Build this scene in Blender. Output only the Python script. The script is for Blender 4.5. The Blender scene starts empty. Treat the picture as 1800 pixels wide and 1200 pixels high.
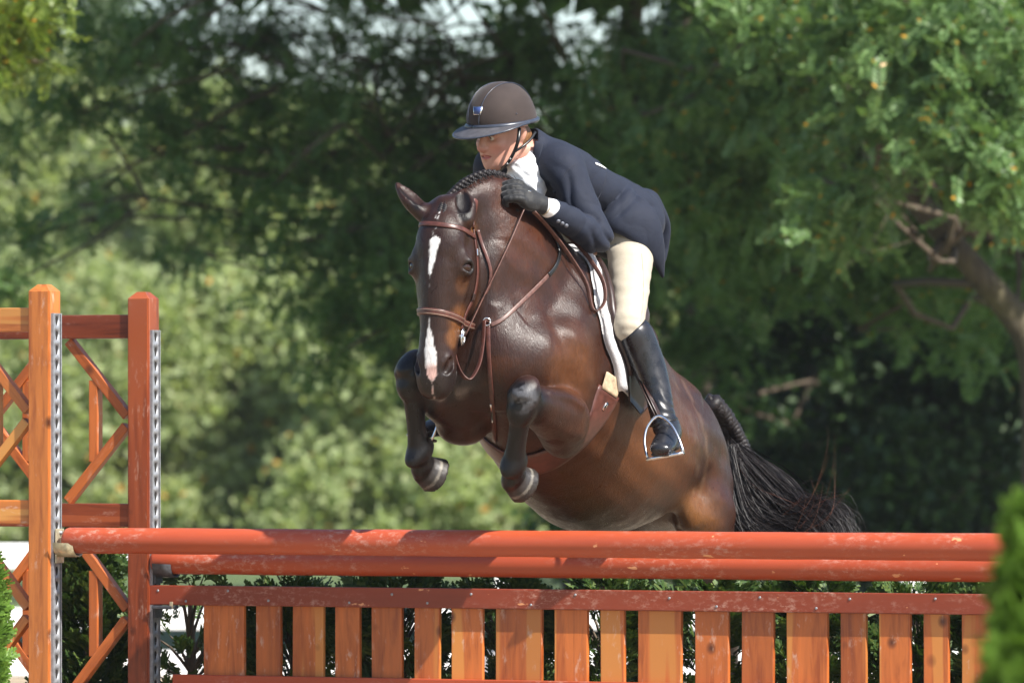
import bpy, bmesh, math, random
import numpy as np
from mathutils import Vector, Matrix

scene = bpy.context.scene
COL = scene.collection
R = math.radians
PI = math.pi

# ------------------------------------------------------------------ camera
FPX, CAMD, CAMZ, HOR = 11000.0, 22.0, 1.38, 780.0     # photo pixels, metres, metres, horizon row
cam_d = bpy.data.cameras.new('camera')
cam = bpy.data.objects.new('camera', cam_d)
COL.objects.link(cam)
cam.location = (0, -CAMD, CAMZ)
cam.rotation_euler = (R(90), 0, 0)
cam_d.sensor_width = 36.0
cam_d.lens = 36.0 * FPX / 1800.0
cam_d.shift_y = (HOR - 600.0) / 1800.0
cam_d.clip_start, cam_d.clip_end = 0.5, 3000
cam_d.dof.use_dof = True
cam_d.dof.focus_distance = 22.1
cam_d.dof.aperture_fstop = 4.5
cam_d.dof.aperture_blades = 0
scene.camera = cam

# ------------------------------------------------------------------ sky and sun
SUN_EL, SUN_AZ = 46.0, (0.75, -0.66)
sx, sy = SUN_AZ
SUN = Vector((sx * math.cos(R(SUN_EL)), sy * math.cos(R(SUN_EL)), math.sin(R(SUN_EL)))).normalized()
world = bpy.data.worlds.new('World')
scene.world = world
world.use_nodes = True
wn = world.node_tree.nodes
wl = world.node_tree.links
sky = wn.new('ShaderNodeTexSky')
sky.sky_type = 'NISHITA'
sky.sun_disc = False
sky.sun_elevation = R(SUN_EL)
sky.sun_rotation = math.atan2(sx, sy)
sky.air_density, sky.dust_density, sky.ozone_density = 1.0, 0.9, 1.0
wn['Background'].inputs['Strength'].default_value = 0.10
wl.new(sky.outputs[0], wn['Background'].inputs['Color'])
sun_d = bpy.data.lights.new('sun', 'SUN')
sun_d.energy = 5.0
sun_d.angle = R(0.53)
sun_d.color = (1.0, 0.955, 0.88)
sun_o = bpy.data.objects.new('sun', sun_d)
COL.objects.link(sun_o)
sun_o.location = (20, -15, 30)
sun_o.rotation_euler = SUN.to_track_quat('Z', 'Y').to_euler()

vs = scene.view_settings
vs.view_transform = 'Standard'
vs.look = 'None'
vs.exposure = 1.0
vs.gamma = 1.0
vs.use_curve_mapping = False
try:
    scene.cycles.use_denoising = True
    scene.cycles.max_bounces = 6
    scene.cycles.diffuse_bounces = 3
    scene.cycles.transmission_bounces = 4
    scene.cycles.transparent_max_bounces = 4
    scene.cycles.sample_clamp_indirect = 4.0
except Exception:
    pass

# ------------------------------------------------------------------ helpers
def P(px, py, D):
    """photo pixel + distance from the camera plane -> world point"""
    return np.array(((px - 900.0) / FPX * D, D - CAMD, CAMZ - (py - HOR) / FPX * D))

def PX(p):
    D = p[1] + CAMD
    return (900 + p[0] / D * FPX, HOR - (p[2] - CAMZ) / D * FPX)

def nrm(v):
    v = np.asarray(v, float)
    return v / (np.linalg.norm(v) + 1e-12)

def tag(o, label=None, cat=None, group=None, kind=None):
    if label: o['label'] = label
    if cat: o['category'] = cat
    if group: o['group'] = group
    if kind: o['kind'] = kind
    return o

def empty(name, loc=(0, 0, 0), rz=0.0):
    o = bpy.data.objects.new(name, None)
    COL.objects.link(o)
    o.location = loc
    o.rotation_euler = (0, 0, rz)
    o.empty_display_size = 0.1
    return o

def mesh_np(name, V, F, mat=None, parent=None, smooth=False):
    """mesh object from numpy arrays; F is an (n,3)/(n,4) array or a list of such arrays"""
    V = np.asarray(V, np.float32)
    Fs = F if isinstance(F, list) else [F]
    Fs = [np.asarray(f, np.int32) for f in Fs if len(f)]
    me = bpy.data.meshes.new(name)
    me.vertices.add(len(V))
    me.vertices.foreach_set('co', V.ravel())
    loops = np.concatenate([f.ravel() for f in Fs])
    tot = np.concatenate([np.full(len(f), f.shape[1], np.int32) for f in Fs])
    st = np.concatenate([[0], np.cumsum(tot)[:-1]]).astype(np.int32)
    me.loops.add(len(loops))
    me.loops.foreach_set('vertex_index', loops)
    me.polygons.add(len(tot))
    me.polygons.foreach_set('loop_start', st)
    me.polygons.foreach_set('loop_total', tot)
    if smooth:
        me.polygons.foreach_set('use_smooth', np.ones(len(tot), bool))
    me.update(calc_edges=True)
    me.validate()
    o = bpy.data.objects.new(name, me)
    COL.objects.link(o)
    if mat: me.materials.append(mat)
    if parent: o.parent = parent
    return o

def mesh_bm(name, bm, mat=None, parent=None, smooth=False):
    bmesh.ops.recalc_face_normals(bm, faces=bm.faces)
    me = bpy.data.meshes.new(name)
    bm.to_mesh(me)
    bm.free()
    if smooth:
        for p in me.polygons: p.use_smooth = True
    o = bpy.data.objects.new(name, me)
    COL.objects.link(o)
    if mat: me.materials.append(mat)
    if parent: o.parent = parent
    return o

def bm_box(bm, c, s, bev=0.0, rot=None):
    g = bmesh.ops.create_cube(bm, size=1.0)
    vs_ = g['verts']
    M = Matrix.Translation(Vector(c)) @ (rot.to_4x4() if rot else Matrix.Identity(4)) @ Matrix.Diagonal((s[0], s[1], s[2], 1))
    bmesh.ops.transform(bm, matrix=M, verts=vs_)
    if bev > 0:
        es = list({e for v in vs_ for e in v.link_edges})
        bmesh.ops.bevel(bm, geom=es, offset=bev, segments=2, affect='EDGES', profile=0.6)
    return bm

def box(name, c, s, mat, parent, bev=0.004, rot=None):
    """a box whose mesh is centred on its own origin so that textures follow the piece"""
    bm = bmesh.new()
    bm_box(bm, (0, 0, 0), s, bev)
    o = mesh_bm(name, bm, mat, parent)
    o.location = c
    if rot: o.rotation_euler = rot
    return o

def catmull(pts, n):
    """resample a list of vectors (any width) with a Catmull-Rom curve, n pieces per span"""
    A = np.asarray(pts, float)
    if len(A) == 2:
        t = np.linspace(0, 1, n + 1)[:, None]
        return A[0] * (1 - t) + A[1] * t
    A = np.vstack([2 * A[0] - A[1], A, 2 * A[-1] - A[-2]])
    out = []
    for i in range(1, len(A) - 2):
        p0, p1, p2, p3 = A[i - 1:i + 3]
        for t in np.linspace(0, 1, n, endpoint=False):
            out.append(0.5 * (2 * p1 + (p2 - p0) * t + (2 * p0 - 5 * p1 + 4 * p2 - p3) * t * t + (3 * p1 - p0 - 3 * p2 + p3) * t ** 3))
    out.append(A[-2])
    return np.array(out)

def tube_geo(pts, rad, seg=8, side=None, flat=None, caps=True):
    """verts/faces of a swept tube; rad scalar/list; side+flat -> strap with half sizes (rad, flat)"""
    pts = np.asarray(pts, float)
    n = len(pts)
    rad = np.full(n, rad) if np.isscalar(rad) else np.asarray(rad, float)
    T = np.gradient(pts, axis=0)
    T /= np.linalg.norm(T, axis=1)[:, None] + 1e-12
    if side is None:
        u = np.cross(T[0], (0, 0, 1)) if abs(T[0][2]) < 0.9 else np.cross(T[0], (1, 0, 0))
        us = []
        for i in range(n):
            u = u - T[i] * np.dot(u, T[i])
            u = nrm(u)
            us.append(u)
        Uv = np.array(us)
    else:
        S = np.asarray(side, float)
        S = np.tile(S, (n, 1)) if S.ndim == 1 else S
        Uv = S - T * np.sum(S * T, axis=1)[:, None]
        Uv /= np.linalg.norm(Uv, axis=1)[:, None] + 1e-12
    Vv = np.cross(T, Uv)
    a = np.linspace(0, 2 * PI, seg, endpoint=False)
    if flat is None:
        ca, sa = np.cos(a), np.sin(a)
        V = pts[:, None] + rad[:, None, None] * (ca[None, :, None] * Uv[:, None] + sa[None, :, None] * Vv[:, None])
    else:
        fl = np.full(n, flat) if np.isscalar(flat) else np.asarray(flat, float)
        ca = np.sign(np.cos(a)) * np.abs(np.cos(a)) ** 0.5
        sa = np.sign(np.sin(a)) * np.abs(np.sin(a)) ** 0.5
        V = pts[:, None] + rad[:, None, None] * ca[None, :, None] * Uv[:, None] + fl[:, None, None] * sa[None, :, None] * Vv[:, None]
    V = V.reshape(-1, 3)
    i = np.arange(n - 1)[:, None] * seg
    j = np.arange(seg)[None, :]
    j2 = (j + 1) % seg
    F4 = np.stack([i + j, i + j2, i + seg + j2, i + seg + j], -1).reshape(-1, 4)
    F3 = np.zeros((0, 3), int)
    if caps:
        V = np.vstack([V, pts[0], pts[-1]])
        c0, c1 = n * seg, n * seg + 1
        jj = np.arange(seg)
        F3 = np.vstack([np.stack([np.full(seg, c0), (jj + 1) % seg, jj], -1),
                        np.stack([np.full(seg, c1), (n - 1) * seg + jj, (n - 1) * seg + (jj + 1) % seg], -1)])
    return V, F4, F3

class Geo:
    """collects tubes / cards that belong to ONE thing"""
    def __init__(self):
        self.V, self.F4, self.F3, self.n = [], [], [], 0
    def add(self, V, F4=None, F3=None):
        if F4 is not None and len(F4): self.F4.append(np.asarray(F4) + self.n)
        if F3 is not None and len(F3): self.F3.append(np.asarray(F3) + self.n)
        self.V.append(np.asarray(V, float))
        self.n += len(V)
        return self
    def tube(self, pts, rad, seg=8, side=None, flat=None, sm=0):
        if sm: pts = catmull(pts, sm)
        if sm and not np.isscalar(rad):
            rad = np.interp(np.linspace(0, 1, len(pts)), np.linspace(0, 1, len(rad)), rad)
        return self.add(*tube_geo(pts, rad, seg, side, flat))
    def ball(self, c, r, nu=10, nv=7, ax=None):
        r = np.array([r, r, r]) if np.isscalar(r) else np.asarray(r)
        ax = np.eye(3) if ax is None else np.asarray(ax)
        th = np.linspace(0, PI, nv)
        ph = np.linspace(0, 2 * PI, nu, endpoint=False)
        V = np.stack([np.sin(th)[:, None] * np.cos(ph), np.sin(th)[:, None] * np.sin(ph), np.cos(th)[:, None] * np.ones(nu)], -1).reshape(-1, 3)
        V = (V * r) @ ax + np.asarray(c)
        i = np.arange(nv - 1)[:, None] * nu
        j = np.arange(nu)[None, :]
        F = np.stack([i + j, i + nu + j, i + nu + (j + 1) % nu, i + (j + 1) % nu], -1).reshape(-1, 4)
        return self.add(V, F)
    def build(self, name, mat, parent=None, smooth=True):
        Fs = []
        if self.F4: Fs.append(np.vstack(self.F4))
        if self.F3: Fs.append(np.vstack(self.F3))
        return mesh_np(name, np.vstack(self.V), Fs, mat, parent, smooth)

# ------------------------------------------------------------------ implicit surfaces (bodies grown as one skin)
class Grid:
    def __init__(self, xs, ys, zs):
        self.ax = [np.asarray(a, np.float32) for a in (xs, ys, zs)]
        self.F = np.full([len(a) for a in self.ax], 1.0, np.float32)
    def box(self, lo, hi):
        s = []
        for a, l, h in zip(self.ax, lo, hi):
            i0 = int(np.searchsorted(a, l)); i1 = int(np.searchsorted(a, h))
            s.append(slice(max(i0 - 1, 0), min(i1 + 1, len(a))))
        return tuple(s)
    def pts(self, s):
        return (self.ax[0][s[0]][:, None, None], self.ax[1][s[1]][None, :, None], self.ax[2][s[2]][None, None, :])
    def blend(self, s, d, k, sub=False):
        f = self.F[s]
        if sub:
            d = -d
            h = np.clip(0.5 - 0.5 * (f - d) / max(k, 1e-5), 0, 1)
            self.F[s] = f * (1 - h) + d * h + k * h * (1 - h)
        else:
            h = np.clip(0.5 + 0.5 * (f - d) / max(k, 1e-5), 0, 1)
            self.F[s] = f * (1 - h) + d * h - k * h * (1 - h)
    def ell(self, c, r, ax=None, k=0.02, sub=False):
        c = np.asarray(c, float)
        r = np.array([r] * 3, float) if np.isscalar(r) else np.asarray(r, float)
        ax = np.eye(3) if ax is None else np.asarray(ax, float)
        ext = np.sqrt(np.sum((ax * r[:, None]) ** 2, axis=0)) + 2 * k + 0.02
        s = self.box(c - ext, c + ext)
        if any(q.stop - q.start < 1 for q in s): return self
        X, Y, Z = self.pts(s)
        dx, dy, dz = X - np.float32(c[0]), Y - np.float32(c[1]), Z - np.float32(c[2])
        k0 = 0; k1 = 0
        for i in range(3):
            q = (dx * np.float32(ax[i][0]) + dy * np.float32(ax[i][1]) + dz * np.float32(ax[i][2])) / np.float32(r[i])
            k0 = k0 + q * q
            k1 = k1 + (q / np.float32(r[i])) ** 2
        k0 = np.sqrt(k0); k1 = np.sqrt(k1) + 1e-6
        self.blend(s, k0 * (k0 - 1) / k1, k, sub)
        return self
    def seg(self, c0, c1, u0, u1, ru, rv, k, sub=False, e=2.0):
        """elliptic cone from c0 to c1; ru/rv = radii pairs, u = direction of the ru radius"""
        c0, c1 = np.asarray(c0, float), np.asarray(c1, float)
        L = np.linalg.norm(c1 - c0) + 1e-9
        T = (c1 - c0) / L
        u = nrm(u0 + u1); u = nrm(u - T * np.dot(u, T)); v = np.cross(T, u)
        m = max(max(ru), max(rv)) + 2 * k + 0.02
        s = self.box(np.minimum(c0, c1) - m, np.maximum(c0, c1) + m)
        if any(q.stop - q.start < 1 for q in s): return self
        X, Y, Z = self.pts(s)
        f = np.float32
        dx, dy, dz = X - f(c0[0]), Y - f(c0[1]), Z - f(c0[2])
        t = dx * f(T[0]) + dy * f(T[1]) + dz * f(T[2])
        h = np.clip(t / f(L), 0, 1)
        w = t - h * f(L)
        a = dx * f(u[0]) + dy * f(u[1]) + dz * f(u[2])
        b = dx * f(v[0]) + dy * f(v[1]) + dz * f(v[2])
        Ru = f(ru[0]) + h * f(ru[1] - ru[0]); Rv = f(rv[0]) + h * f(rv[1] - rv[0])
        Rw = np.minimum(Ru, Rv)
        a = a / Ru; b = b / Rv; w = w / Rw
        if e != 2.0:
            k0 = (np.abs(a) ** f(e) + np.abs(b) ** f(e) + np.abs(w) ** f(e)) ** f(1.0 / e)
            k1 = np.sqrt((a / Ru) ** 2 + (b / Rv) ** 2 + (w / Rw) ** 2) / np.maximum(np.sqrt(a * a + b * b + w * w), 1e-4) * np.maximum(k0, 1e-4) + 1e-6
        else:
            k0 = np.sqrt(a * a + b * b + w * w)
            k1 = np.sqrt((a / Ru) ** 2 + (b / Rv) ** 2 + (w / Rw) ** 2) + 1e-6
        d = k0 * (k0 - 1) / k1
        self.blend(s, d, k, sub)
        return self
    def disc(self, c0, c1, u, r0, r1, k=0.006, rnd=0.006):
        """flat-ended elliptic cone; r0/r1 = (side, other) radii"""
        c0, c1 = np.asarray(c0, float), np.asarray(c1, float)
        L = np.linalg.norm(c1 - c0); T = (c1 - c0) / L
        u = nrm(u - T * np.dot(u, T)); v = np.cross(T, u)
        m = max(max(r0), max(r1)) + 0.03
        s = self.box(np.minimum(c0, c1) - m, np.maximum(c0, c1) + m)
        X, Y, Z = self.pts(s)
        dx, dy, dz = X - c0[0], Y - c0[1], Z - c0[2]
        t = dx * T[0] + dy * T[1] + dz * T[2]
        h = np.clip(t / L, 0, 1)
        a = (dx * u[0] + dy * u[1] + dz * u[2]) / (r0[0] + h * (r1[0] - r0[0]) - rnd)
        b = (dx * v[0] + dy * v[1] + dz * v[2]) / (r0[1] + h * (r1[1] - r0[1]) - rnd)
        rm = (r0[0] + r0[1] + r1[0] + r1[1]) / 4 - rnd
        d1 = (np.sqrt(a * a + b * b) - 1) * rm
        d2 = np.abs(t - L / 2) - (L / 2 - rnd)
        d = np.minimum(np.maximum(d1, d2), 0) + np.sqrt(np.maximum(d1, 0) ** 2 + np.maximum(d2, 0) ** 2) - rnd
        self.blend(s, d.astype(np.float32), k)
        return self
    def push(self):
        self.keep = self.F
        self.F = np.full(self.keep.shape, 1.0, np.float32)
    def pop(self, k):
        d = self.F; f = self.keep
        self.F = f
        h = np.clip(0.5 + 0.5 * (f - d) / k, 0, 1)
        self.F = f * (1 - h) + d * h - k * h * (1 - h)
        del self.keep
    def tube(self, st, side, k=0.03, n=4, sub=False, e=2.0):
        """st: list of (point, r_side, r_other); first span joins with k, inner spans with a small k"""
        A = np.array([list(p) + [a, b] for p, a, b in st], float)
        S = np.asarray(side, float)
        S = np.tile(S, (len(A), 1)) if S.ndim == 1 else S
        B = catmull(np.hstack([A, S]), n * 2)
        def run(q):
            for i in range(len(B) - 1):
                q.seg(B[i, :3], B[i + 1, :3], B[i, 5:], B[i + 1, 5:], (B[i, 3], B[i + 1, 3]), (B[i, 4], B[i + 1, 4]), 0.006, False, e)
        return self.group(B[:, :3], B[:, 3:5].max(), k, sub, run)
    def group(self, pts, rmax, k, sub, run):
        """grow several pieces in a field of their own, then join that once"""
        m = rmax + 2 * k + 0.03
        sl = self.box(pts.min(0) - m, pts.max(0) + m)
        if any(q.stop - q.start < 2 for q in sl): return self
        g = Grid(*[a_[q] for a_, q in zip(self.ax, sl)])
        run(g)
        self.blend(sl, g.F, k, sub)
        return self
    def cone(self, a, b, ra, rb, k=0.02, sub=False):
        a, b = np.asarray(a, float), np.asarray(b, float)
        t = nrm(b - a)
        u = nrm(np.cross(t, (0.3, 0.9, 0.2)))
        return self.seg(a, b, u, u, (ra, rb), (ra, rb), k, sub)
    def chain(self, pts, rad, k=0.02, n=4):
        A = np.hstack([np.asarray(pts, float), np.asarray(rad, float)[:, None]])
        B = catmull(A, n)
        def run(q):
            for i in range(len(B) - 1):
                q.cone(B[i, :3], B[i + 1, :3], B[i, 3], B[i + 1, 3], 0.004)
        return self.group(B[:, :3], B[:, 3].max(), k, False, run)
    def disp(self, lo, hi, fn):
        s = self.box(lo, hi)
        X, Y, Z = self.pts(s)
        self.F[s] = self.F[s] + fn(X, Y, Z)
        return self
    def mesh(self):
        F = self.F
        nx, ny, nz = F.shape
        S = F < 0
        cnt = np.zeros((nx - 1, ny - 1, nz - 1), np.int8)
        cs = [(i, j, k) for i in (0, 1) for j in (0, 1) for k in (0, 1)]
        for i, j, k in cs:
            cnt += S[i:nx - 1 + i, j:ny - 1 + j, k:nz - 1 + k]
        I, J, K = np.nonzero((cnt > 0) & (cnt < 8))
        n = len(I)
        acc = np.zeros((n, 3)); num = np.zeros(n)
        for a in cs:
            for ax in range(3):
                if a[ax] == 1: continue
                b = list(a); b[ax] = 1
                fa = F[I + a[0], J + a[1], K + a[2]]; fb = F[I + b[0], J + b[1], K + b[2]]
                m = (fa < 0) != (fb < 0)
                t = np.where(m, fa / np.where(m, fa - fb, 1), 0)
                pos = np.tile(np.array(a, float), (n, 1)); pos[:, ax] = t
                acc += pos * m[:, None]; num += m
        acc /= num[:, None]
        V = np.empty((n, 3))
        for ax, q in enumerate((I, J, K)):
            A = self.ax[ax]
            V[:, ax] = A[q] + acc[:, ax] * (A[q + 1] - A[q])
        idx = np.full((nx - 1, ny - 1, nz - 1), -1, np.int32)
        idx[I, J, K] = np.arange(n)
        out = []
        for ax in range(3):
            sl0 = [slice(1, -1)] * 3; sl1 = [slice(1, -1)] * 3
            sl0[ax] = slice(0, -1); sl1[ax] = slice(1, None)
            A0, A1 = S[tuple(sl0)], S[tuple(sl1)]
            e = np.array(np.nonzero(A0 != A1))
            o1, o2 = [a for a in range(3) if a != ax]
            e[o1] += 1; e[o2] += 1
            flip = A0[tuple(np.array(e) - np.array([[1] if a != ax else [0] for a in range(3)]))]
            def g(d1, d2):
                q = e.copy(); q[o1] += d1; q[o2] += d2
                return idx[q[0], q[1], q[2]]
            Q = np.stack([g(-1, -1), g(0, -1), g(0, 0), g(-1, 0)], -1)
            if ax == 1: flip = ~flip
            Q[~flip] = Q[~flip][:, ::-1]
            out.append(Q)
        Q = np.vstack(out)
        return V, Q[(Q >= 0).all(1)]

def relax(V, Q, it=2, lam=0.5, mu=-0.52):
    """Taubin smoothing"""
    E = np.vstack([Q[:, [0, 1]], Q[:, [1, 2]], Q[:, [2, 3]], Q[:, [3, 0]]])
    deg = np.bincount(E[:, 0], minlength=len(V)) + np.bincount(E[:, 1], minlength=len(V))
    for _ in range(it):
        for w in (lam, mu):
            S = np.zeros_like(V)
            for a in range(3):
                S[:, a] = np.bincount(E[:, 0], V[E[:, 1], a], len(V)) + np.bincount(E[:, 1], V[E[:, 0], a], len(V))
            V = V + w * (S / np.maximum(deg, 1)[:, None] - V)
    return V

def axis_range(lo, hi, step, fine=None):
    """grid coordinates; fine = (lo, hi, step) gets a denser stretch"""
    if fine is None: return np.arange(lo, hi + step, step)
    a, b, f = fine
    return np.concatenate([np.arange(lo, a, step), np.arange(a, b, f), np.arange(b, hi + step, step)])

def set_attr(o, name, rgb):
    me = o.data
    at = me.color_attributes.new(name, 'FLOAT_COLOR', 'POINT')
    c = np.ones((len(me.vertices), 4), np.float32)
    c[:, :3] = rgb
    at.data.foreach_set('color', c.ravel())

def vnoise(p, sc, seed=0):
    """cheap smooth value noise, numpy"""
    q = np.asarray(p, float) * sc + seed * 17.31
    i = np.floor(q).astype(np.int64); f = q - i
    f = f * f * (3 - 2 * f)
    def h(a, b, c):
        n = (a * 73856093) ^ (b * 19349663) ^ (c * 83492791)
        n = (n ^ (n >> 13)) * 1274126177
        return ((n ^ (n >> 16)) & 0xffff) / 65535.0
    r = 0
    for a in (0, 1):
        for b in (0, 1):
            for c in (0, 1):
                w = (f[..., 0] if a else 1 - f[..., 0]) * (f[..., 1] if b else 1 - f[..., 1]) * (f[..., 2] if c else 1 - f[..., 2])
                r = r + w * h(i[..., 0] + a, i[..., 1] + b, i[..., 2] + c)
    return r

# ------------------------------------------------------------------ materials
class NT:
    def __init__(self, name):
        self.m = bpy.data.materials.new(name)
        self.m.use_nodes = True
        self.t = self.m.node_tree
        self.b = self.t.nodes['Principled BSDF']
        self.out = self.t.nodes['Material Output']
    def n(self, typ, **kw):
        nd = self.t.nodes.new('ShaderNode' + typ)
        for k, v in kw.items():
            if k in nd.inputs: nd.inputs[k].default_value = v
            else: setattr(nd, k, v)
        return nd
    def l(self, a, b):
        self.t.links.new(a, b)
    def coords(self, scale=(1, 1, 1), kind='Object', loc=(0, 0, 0), rnd=0.0):
        tc = self.n('TexCoord')
        mp = self.n('Mapping')
        mp.inputs['Scale'].default_value = scale
        mp.inputs['Location'].default_value = loc
        if rnd:
            oi = self.n('ObjectInfo')
            mu = self.n('Math', operation='MULTIPLY'); mu.inputs[1].default_value = rnd
            self.l(oi.outputs['Random'], mu.inputs[0])
            ad = self.n('VectorMath', operation='ADD')
            self.l(tc.outputs[kind], ad.inputs[0])
            self.l(mu.outputs[0], ad.inputs[1])
            self.l(ad.outputs[0], mp.inputs['Vector'])
        else:
            self.l(tc.outputs[kind], mp.inputs['Vector'])
        return mp.outputs[0]
    def noise(self, vec, sc, det=3.0, rough=0.55, dist=0.0):
        nd = self.n('TexNoise')
        nd.inputs['Scale'].default_value = sc
        nd.inputs['Detail'].default_value = det
        nd.inputs['Roughness'].default_value = rough
        nd.inputs['Distortion'].default_value = dist
        self.l(vec, nd.inputs['Vector'])
        return nd.outputs['Fac']
    def ramp(self, fac, stops, interp='LINEAR'):
        nd = self.n('ValToRGB')
        r = nd.color_ramp
        r.interpolation = interp
        while len(r.elements) < len(stops): r.elements.new(0.5)
        for e, (p, c) in zip(r.elements, stops):
            e.position = p
            e.color = (c[0], c[1], c[2], 1) if hasattr(c, '__len__') else (c, c, c, 1)
        self.l(fac, nd.inputs[0])
        return nd.outputs[0]
    def mix(self, fac, a, b, mode='MIX'):
        nd = self.n('MixRGB', blend_type=mode)
        for i, q in ((0, fac), (1, a), (2, b)):
            if hasattr(q, 'is_linked') or hasattr(q, 'links'): self.l(q, nd.inputs[i])
            else: nd.inputs[i].default_value = q if i == 0 else (q[0], q[1], q[2], 1)
        return nd.outputs[0]
    def base(self, c):
        if hasattr(c, 'links'): self.l(c, self.b.inputs['Base Color'])
        else: self.b.inputs['Base Color'].default_value = (c[0], c[1], c[2], 1)
    def set(self, **kw):
        for k, v in kw.items():
            k = k.replace('_', ' ')
            if hasattr(v, 'links'): self.l(v, self.b.inputs[k])
            else: self.b.inputs[k].default_value = v
        return self
    def bump(self, h, strength=0.3, dist=0.01):
        nd = self.n('Bump')
        nd.inputs['Strength'].default_value = strength
        nd.inputs['Distance'].default_value = dist
        self.l(h, nd.inputs['Height'])
        self.l(nd.outputs[0], self.b.inputs['Normal'])

def simple(name, c, rough=0.5, metal=0.0, var=0.15, sc=40.0, bump=0.0, bd=0.002, spec=0.5, det=3.0):
    t = NT(name)
    v = t.coords()
    f = t.noise(v, sc, det)
    lo = tuple(x * (1 - var) for x in c); hi = tuple(min(1, x * (1 + var)) for x in c)
    t.base(t.ramp(f, [(0.3, lo), (0.7, hi)]))
    t.set(Roughness=rough, Metallic=metal)
    t.b.inputs['Specular IOR Level'].default_value = spec
    if bump: t.bump(f, bump, bd)
    return t.m
# ------------------------------------------------------------------ materials of the jump
def wood(name, heart, sap, dark, red=0.0, scuff=0.35, rough=0.38):
    """stained cedar: long grain along local Z, knots, a sapwood edge, scuffs"""
    t = NT(name)
    v = t.coords((1, 1, 0.10), rnd=37.0)
    g1 = t.noise(v, 34, 5, 0.6, 0.6)
    v2 = t.coords((1, 1, 0.05), rnd=37.0)
    g2 = t.noise(v2, 9, 2, 0.5, 0.2)
    col = t.ramp(g1, [(0.30, dark), (0.5, heart), (0.75, tuple(min(1, x * 1.25) for x in heart))])
    sapf = t.ramp(g2, [(0.56, 0.0), (0.585, 1.0)])
    col = t.mix(sapf, col, sap)
    # knots: only a few cells carry one
    vk = t.coords((1.0, 1.0, 0.8), rnd=91.0)
    vo = t.n('TexVoronoi'); vo.inputs['Scale'].default_value = 9.0
    t.l(vk, vo.inputs['Vector'])
    kd = t.ramp(vo.outputs['Distance'], [(0.05, 1.0), (0.13, 0.55), (0.20, 0.0)])
    sep = t.n('SeparateColor'); t.l(vo.outputs['Color'], sep.inputs[0])
    sel = t.ramp(sep.outputs[0], [(0.52, 0.0), (0.56, 1.0)])
    kn = t.mix(1.0, kd, sel, 'MULTIPLY')
    col = t.mix(kn, col, tuple(x * 0.32 for x in dark))
    vs_ = t.coords((1, 1, 0.35), rnd=13.0)
    sc = t.noise(vs_, 38, 6, 0.7)
    scm = t.noise(t.coords((1, 1, 1), rnd=51.0), 7, 2)
    m = t.mix(1.0, t.ramp(sc, [(0.56, 0.0), (0.66, scuff)]), t.ramp(scm, [(0.46, 0.0), (0.58, 1.0)]), 'MULTIPLY')
    col = t.mix(m, col, (0.62, 0.50, 0.42))
    tint = t.n('ObjectInfo')
    hv = t.ramp(tint.outputs['Random'], [(0.0, (0.80, 0.74, 0.72)), (1.0, (1.18, 1.18, 1.15))])
    col = t.mix(1.0, col, hv, 'MULTIPLY')
    t.base(col)
    t.set(Roughness=t.ramp(g1, [(0.3, rough), (0.7, rough + 0.15)]))
    t.b.inputs['Coat Weight'].default_value = 0.25
    t.b.inputs['Coat Roughness'].default_value = 0.25
    t.bump(g1, 0.12, 0.003)
    return t.m

M_SLAT = wood('cedar_slat', (0.44, 0.118, 0.024), (0.53, 0.205, 0.046), (0.27, 0.058, 0.011), scuff=0.5)
M_POST = wood('cedar_post', (0.47, 0.148, 0.028), (0.56, 0.25, 0.060), (0.28, 0.070, 0.014), scuff=0.4)
M_RED = wood('cedar_red_stain', (0.20, 0.040, 0.012), (0.29, 0.066, 0.020), (0.085, 0.015, 0.006), scuff=0.25, rough=0.3)

def paint(name, c):
    t = NT(name)
    v = t.coords((0.12, 1, 1), rnd=23.0)
    big = t.noise(v, 6, 4, 0.6)
    col = t.ramp(big, [(0.3, tuple(x * 0.80 for x in c)), (0.7, tuple(min(1, x * 1.15) for x in c))])
    v2 = t.coords((0.55, 1, 1), rnd=71.0)
    s1 = t.noise(v2, 55, 8, 0.75)
    s2 = t.noise(t.coords((0.5, 1, 1), rnd=5.0), 3.2, 4, 0.6)
    m = t.mix(1.0, t.ramp(s1, [(0.50, 0.0), (0.66, 0.75)]), t.ramp(s2, [(0.47, 0.0), (0.62, 1.0)]), 'MULTIPLY')
    col = t.mix(m, col, (0.58, 0.37, 0.29))
    ch = t.noise(t.coords((0.5, 1, 1), rnd=3.0), 24, 3, 0.5)
    col = t.mix(t.ramp(ch, [(0.70, 0.0), (0.72, 0.85)]), col, (0.74, 0.34, 0.16))
    col = t.mix(t.ramp(s1, [(0.28, 0.5), (0.36, 0.0)]), col, tuple(x * 0.45 for x in c))
    t.base(col)
    t.set(Roughness=t.ramp(s1, [(0.4, 0.36), (0.7, 0.62)]))
    t.bump(s1, 0.25, 0.002)
    return t.m

M_PAINT = paint('terracotta_paint', (0.40, 0.068, 0.024))
M_PAINT2 = paint('rail_paint', (0.25, 0.044, 0.018))
M_STEEL = simple('galvanised_steel', (0.30, 0.31, 0.33), 0.5, 0.45, 0.2, 60, 0.1)
M_CUP = simple('pale_metal_cup', (0.58, 0.52, 0.36), 0.4, 0.6, 0.25, 50, 0.15)
M_DKSTEEL = simple('dark_painted_steel', (0.09, 0.095, 0.11), 0.45, 0.4, 0.3, 60, 0.15)
M_CAVITY = simple('keyhole_shade_black', (0.012, 0.010, 0.009), 0.9)  # flat black that paints the shade inside the track holes
M_WHITE = simple('white_fence_paint', (0.80, 0.80, 0.79), 0.5, 0, 0.06, 12, 0.05)
M_GREYWOOD = wood('weathered_grey_wood', (0.20, 0.165, 0.135), (0.26, 0.22, 0.18), (0.10, 0.082, 0.066), scuff=0.1, rough=0.75)
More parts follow.
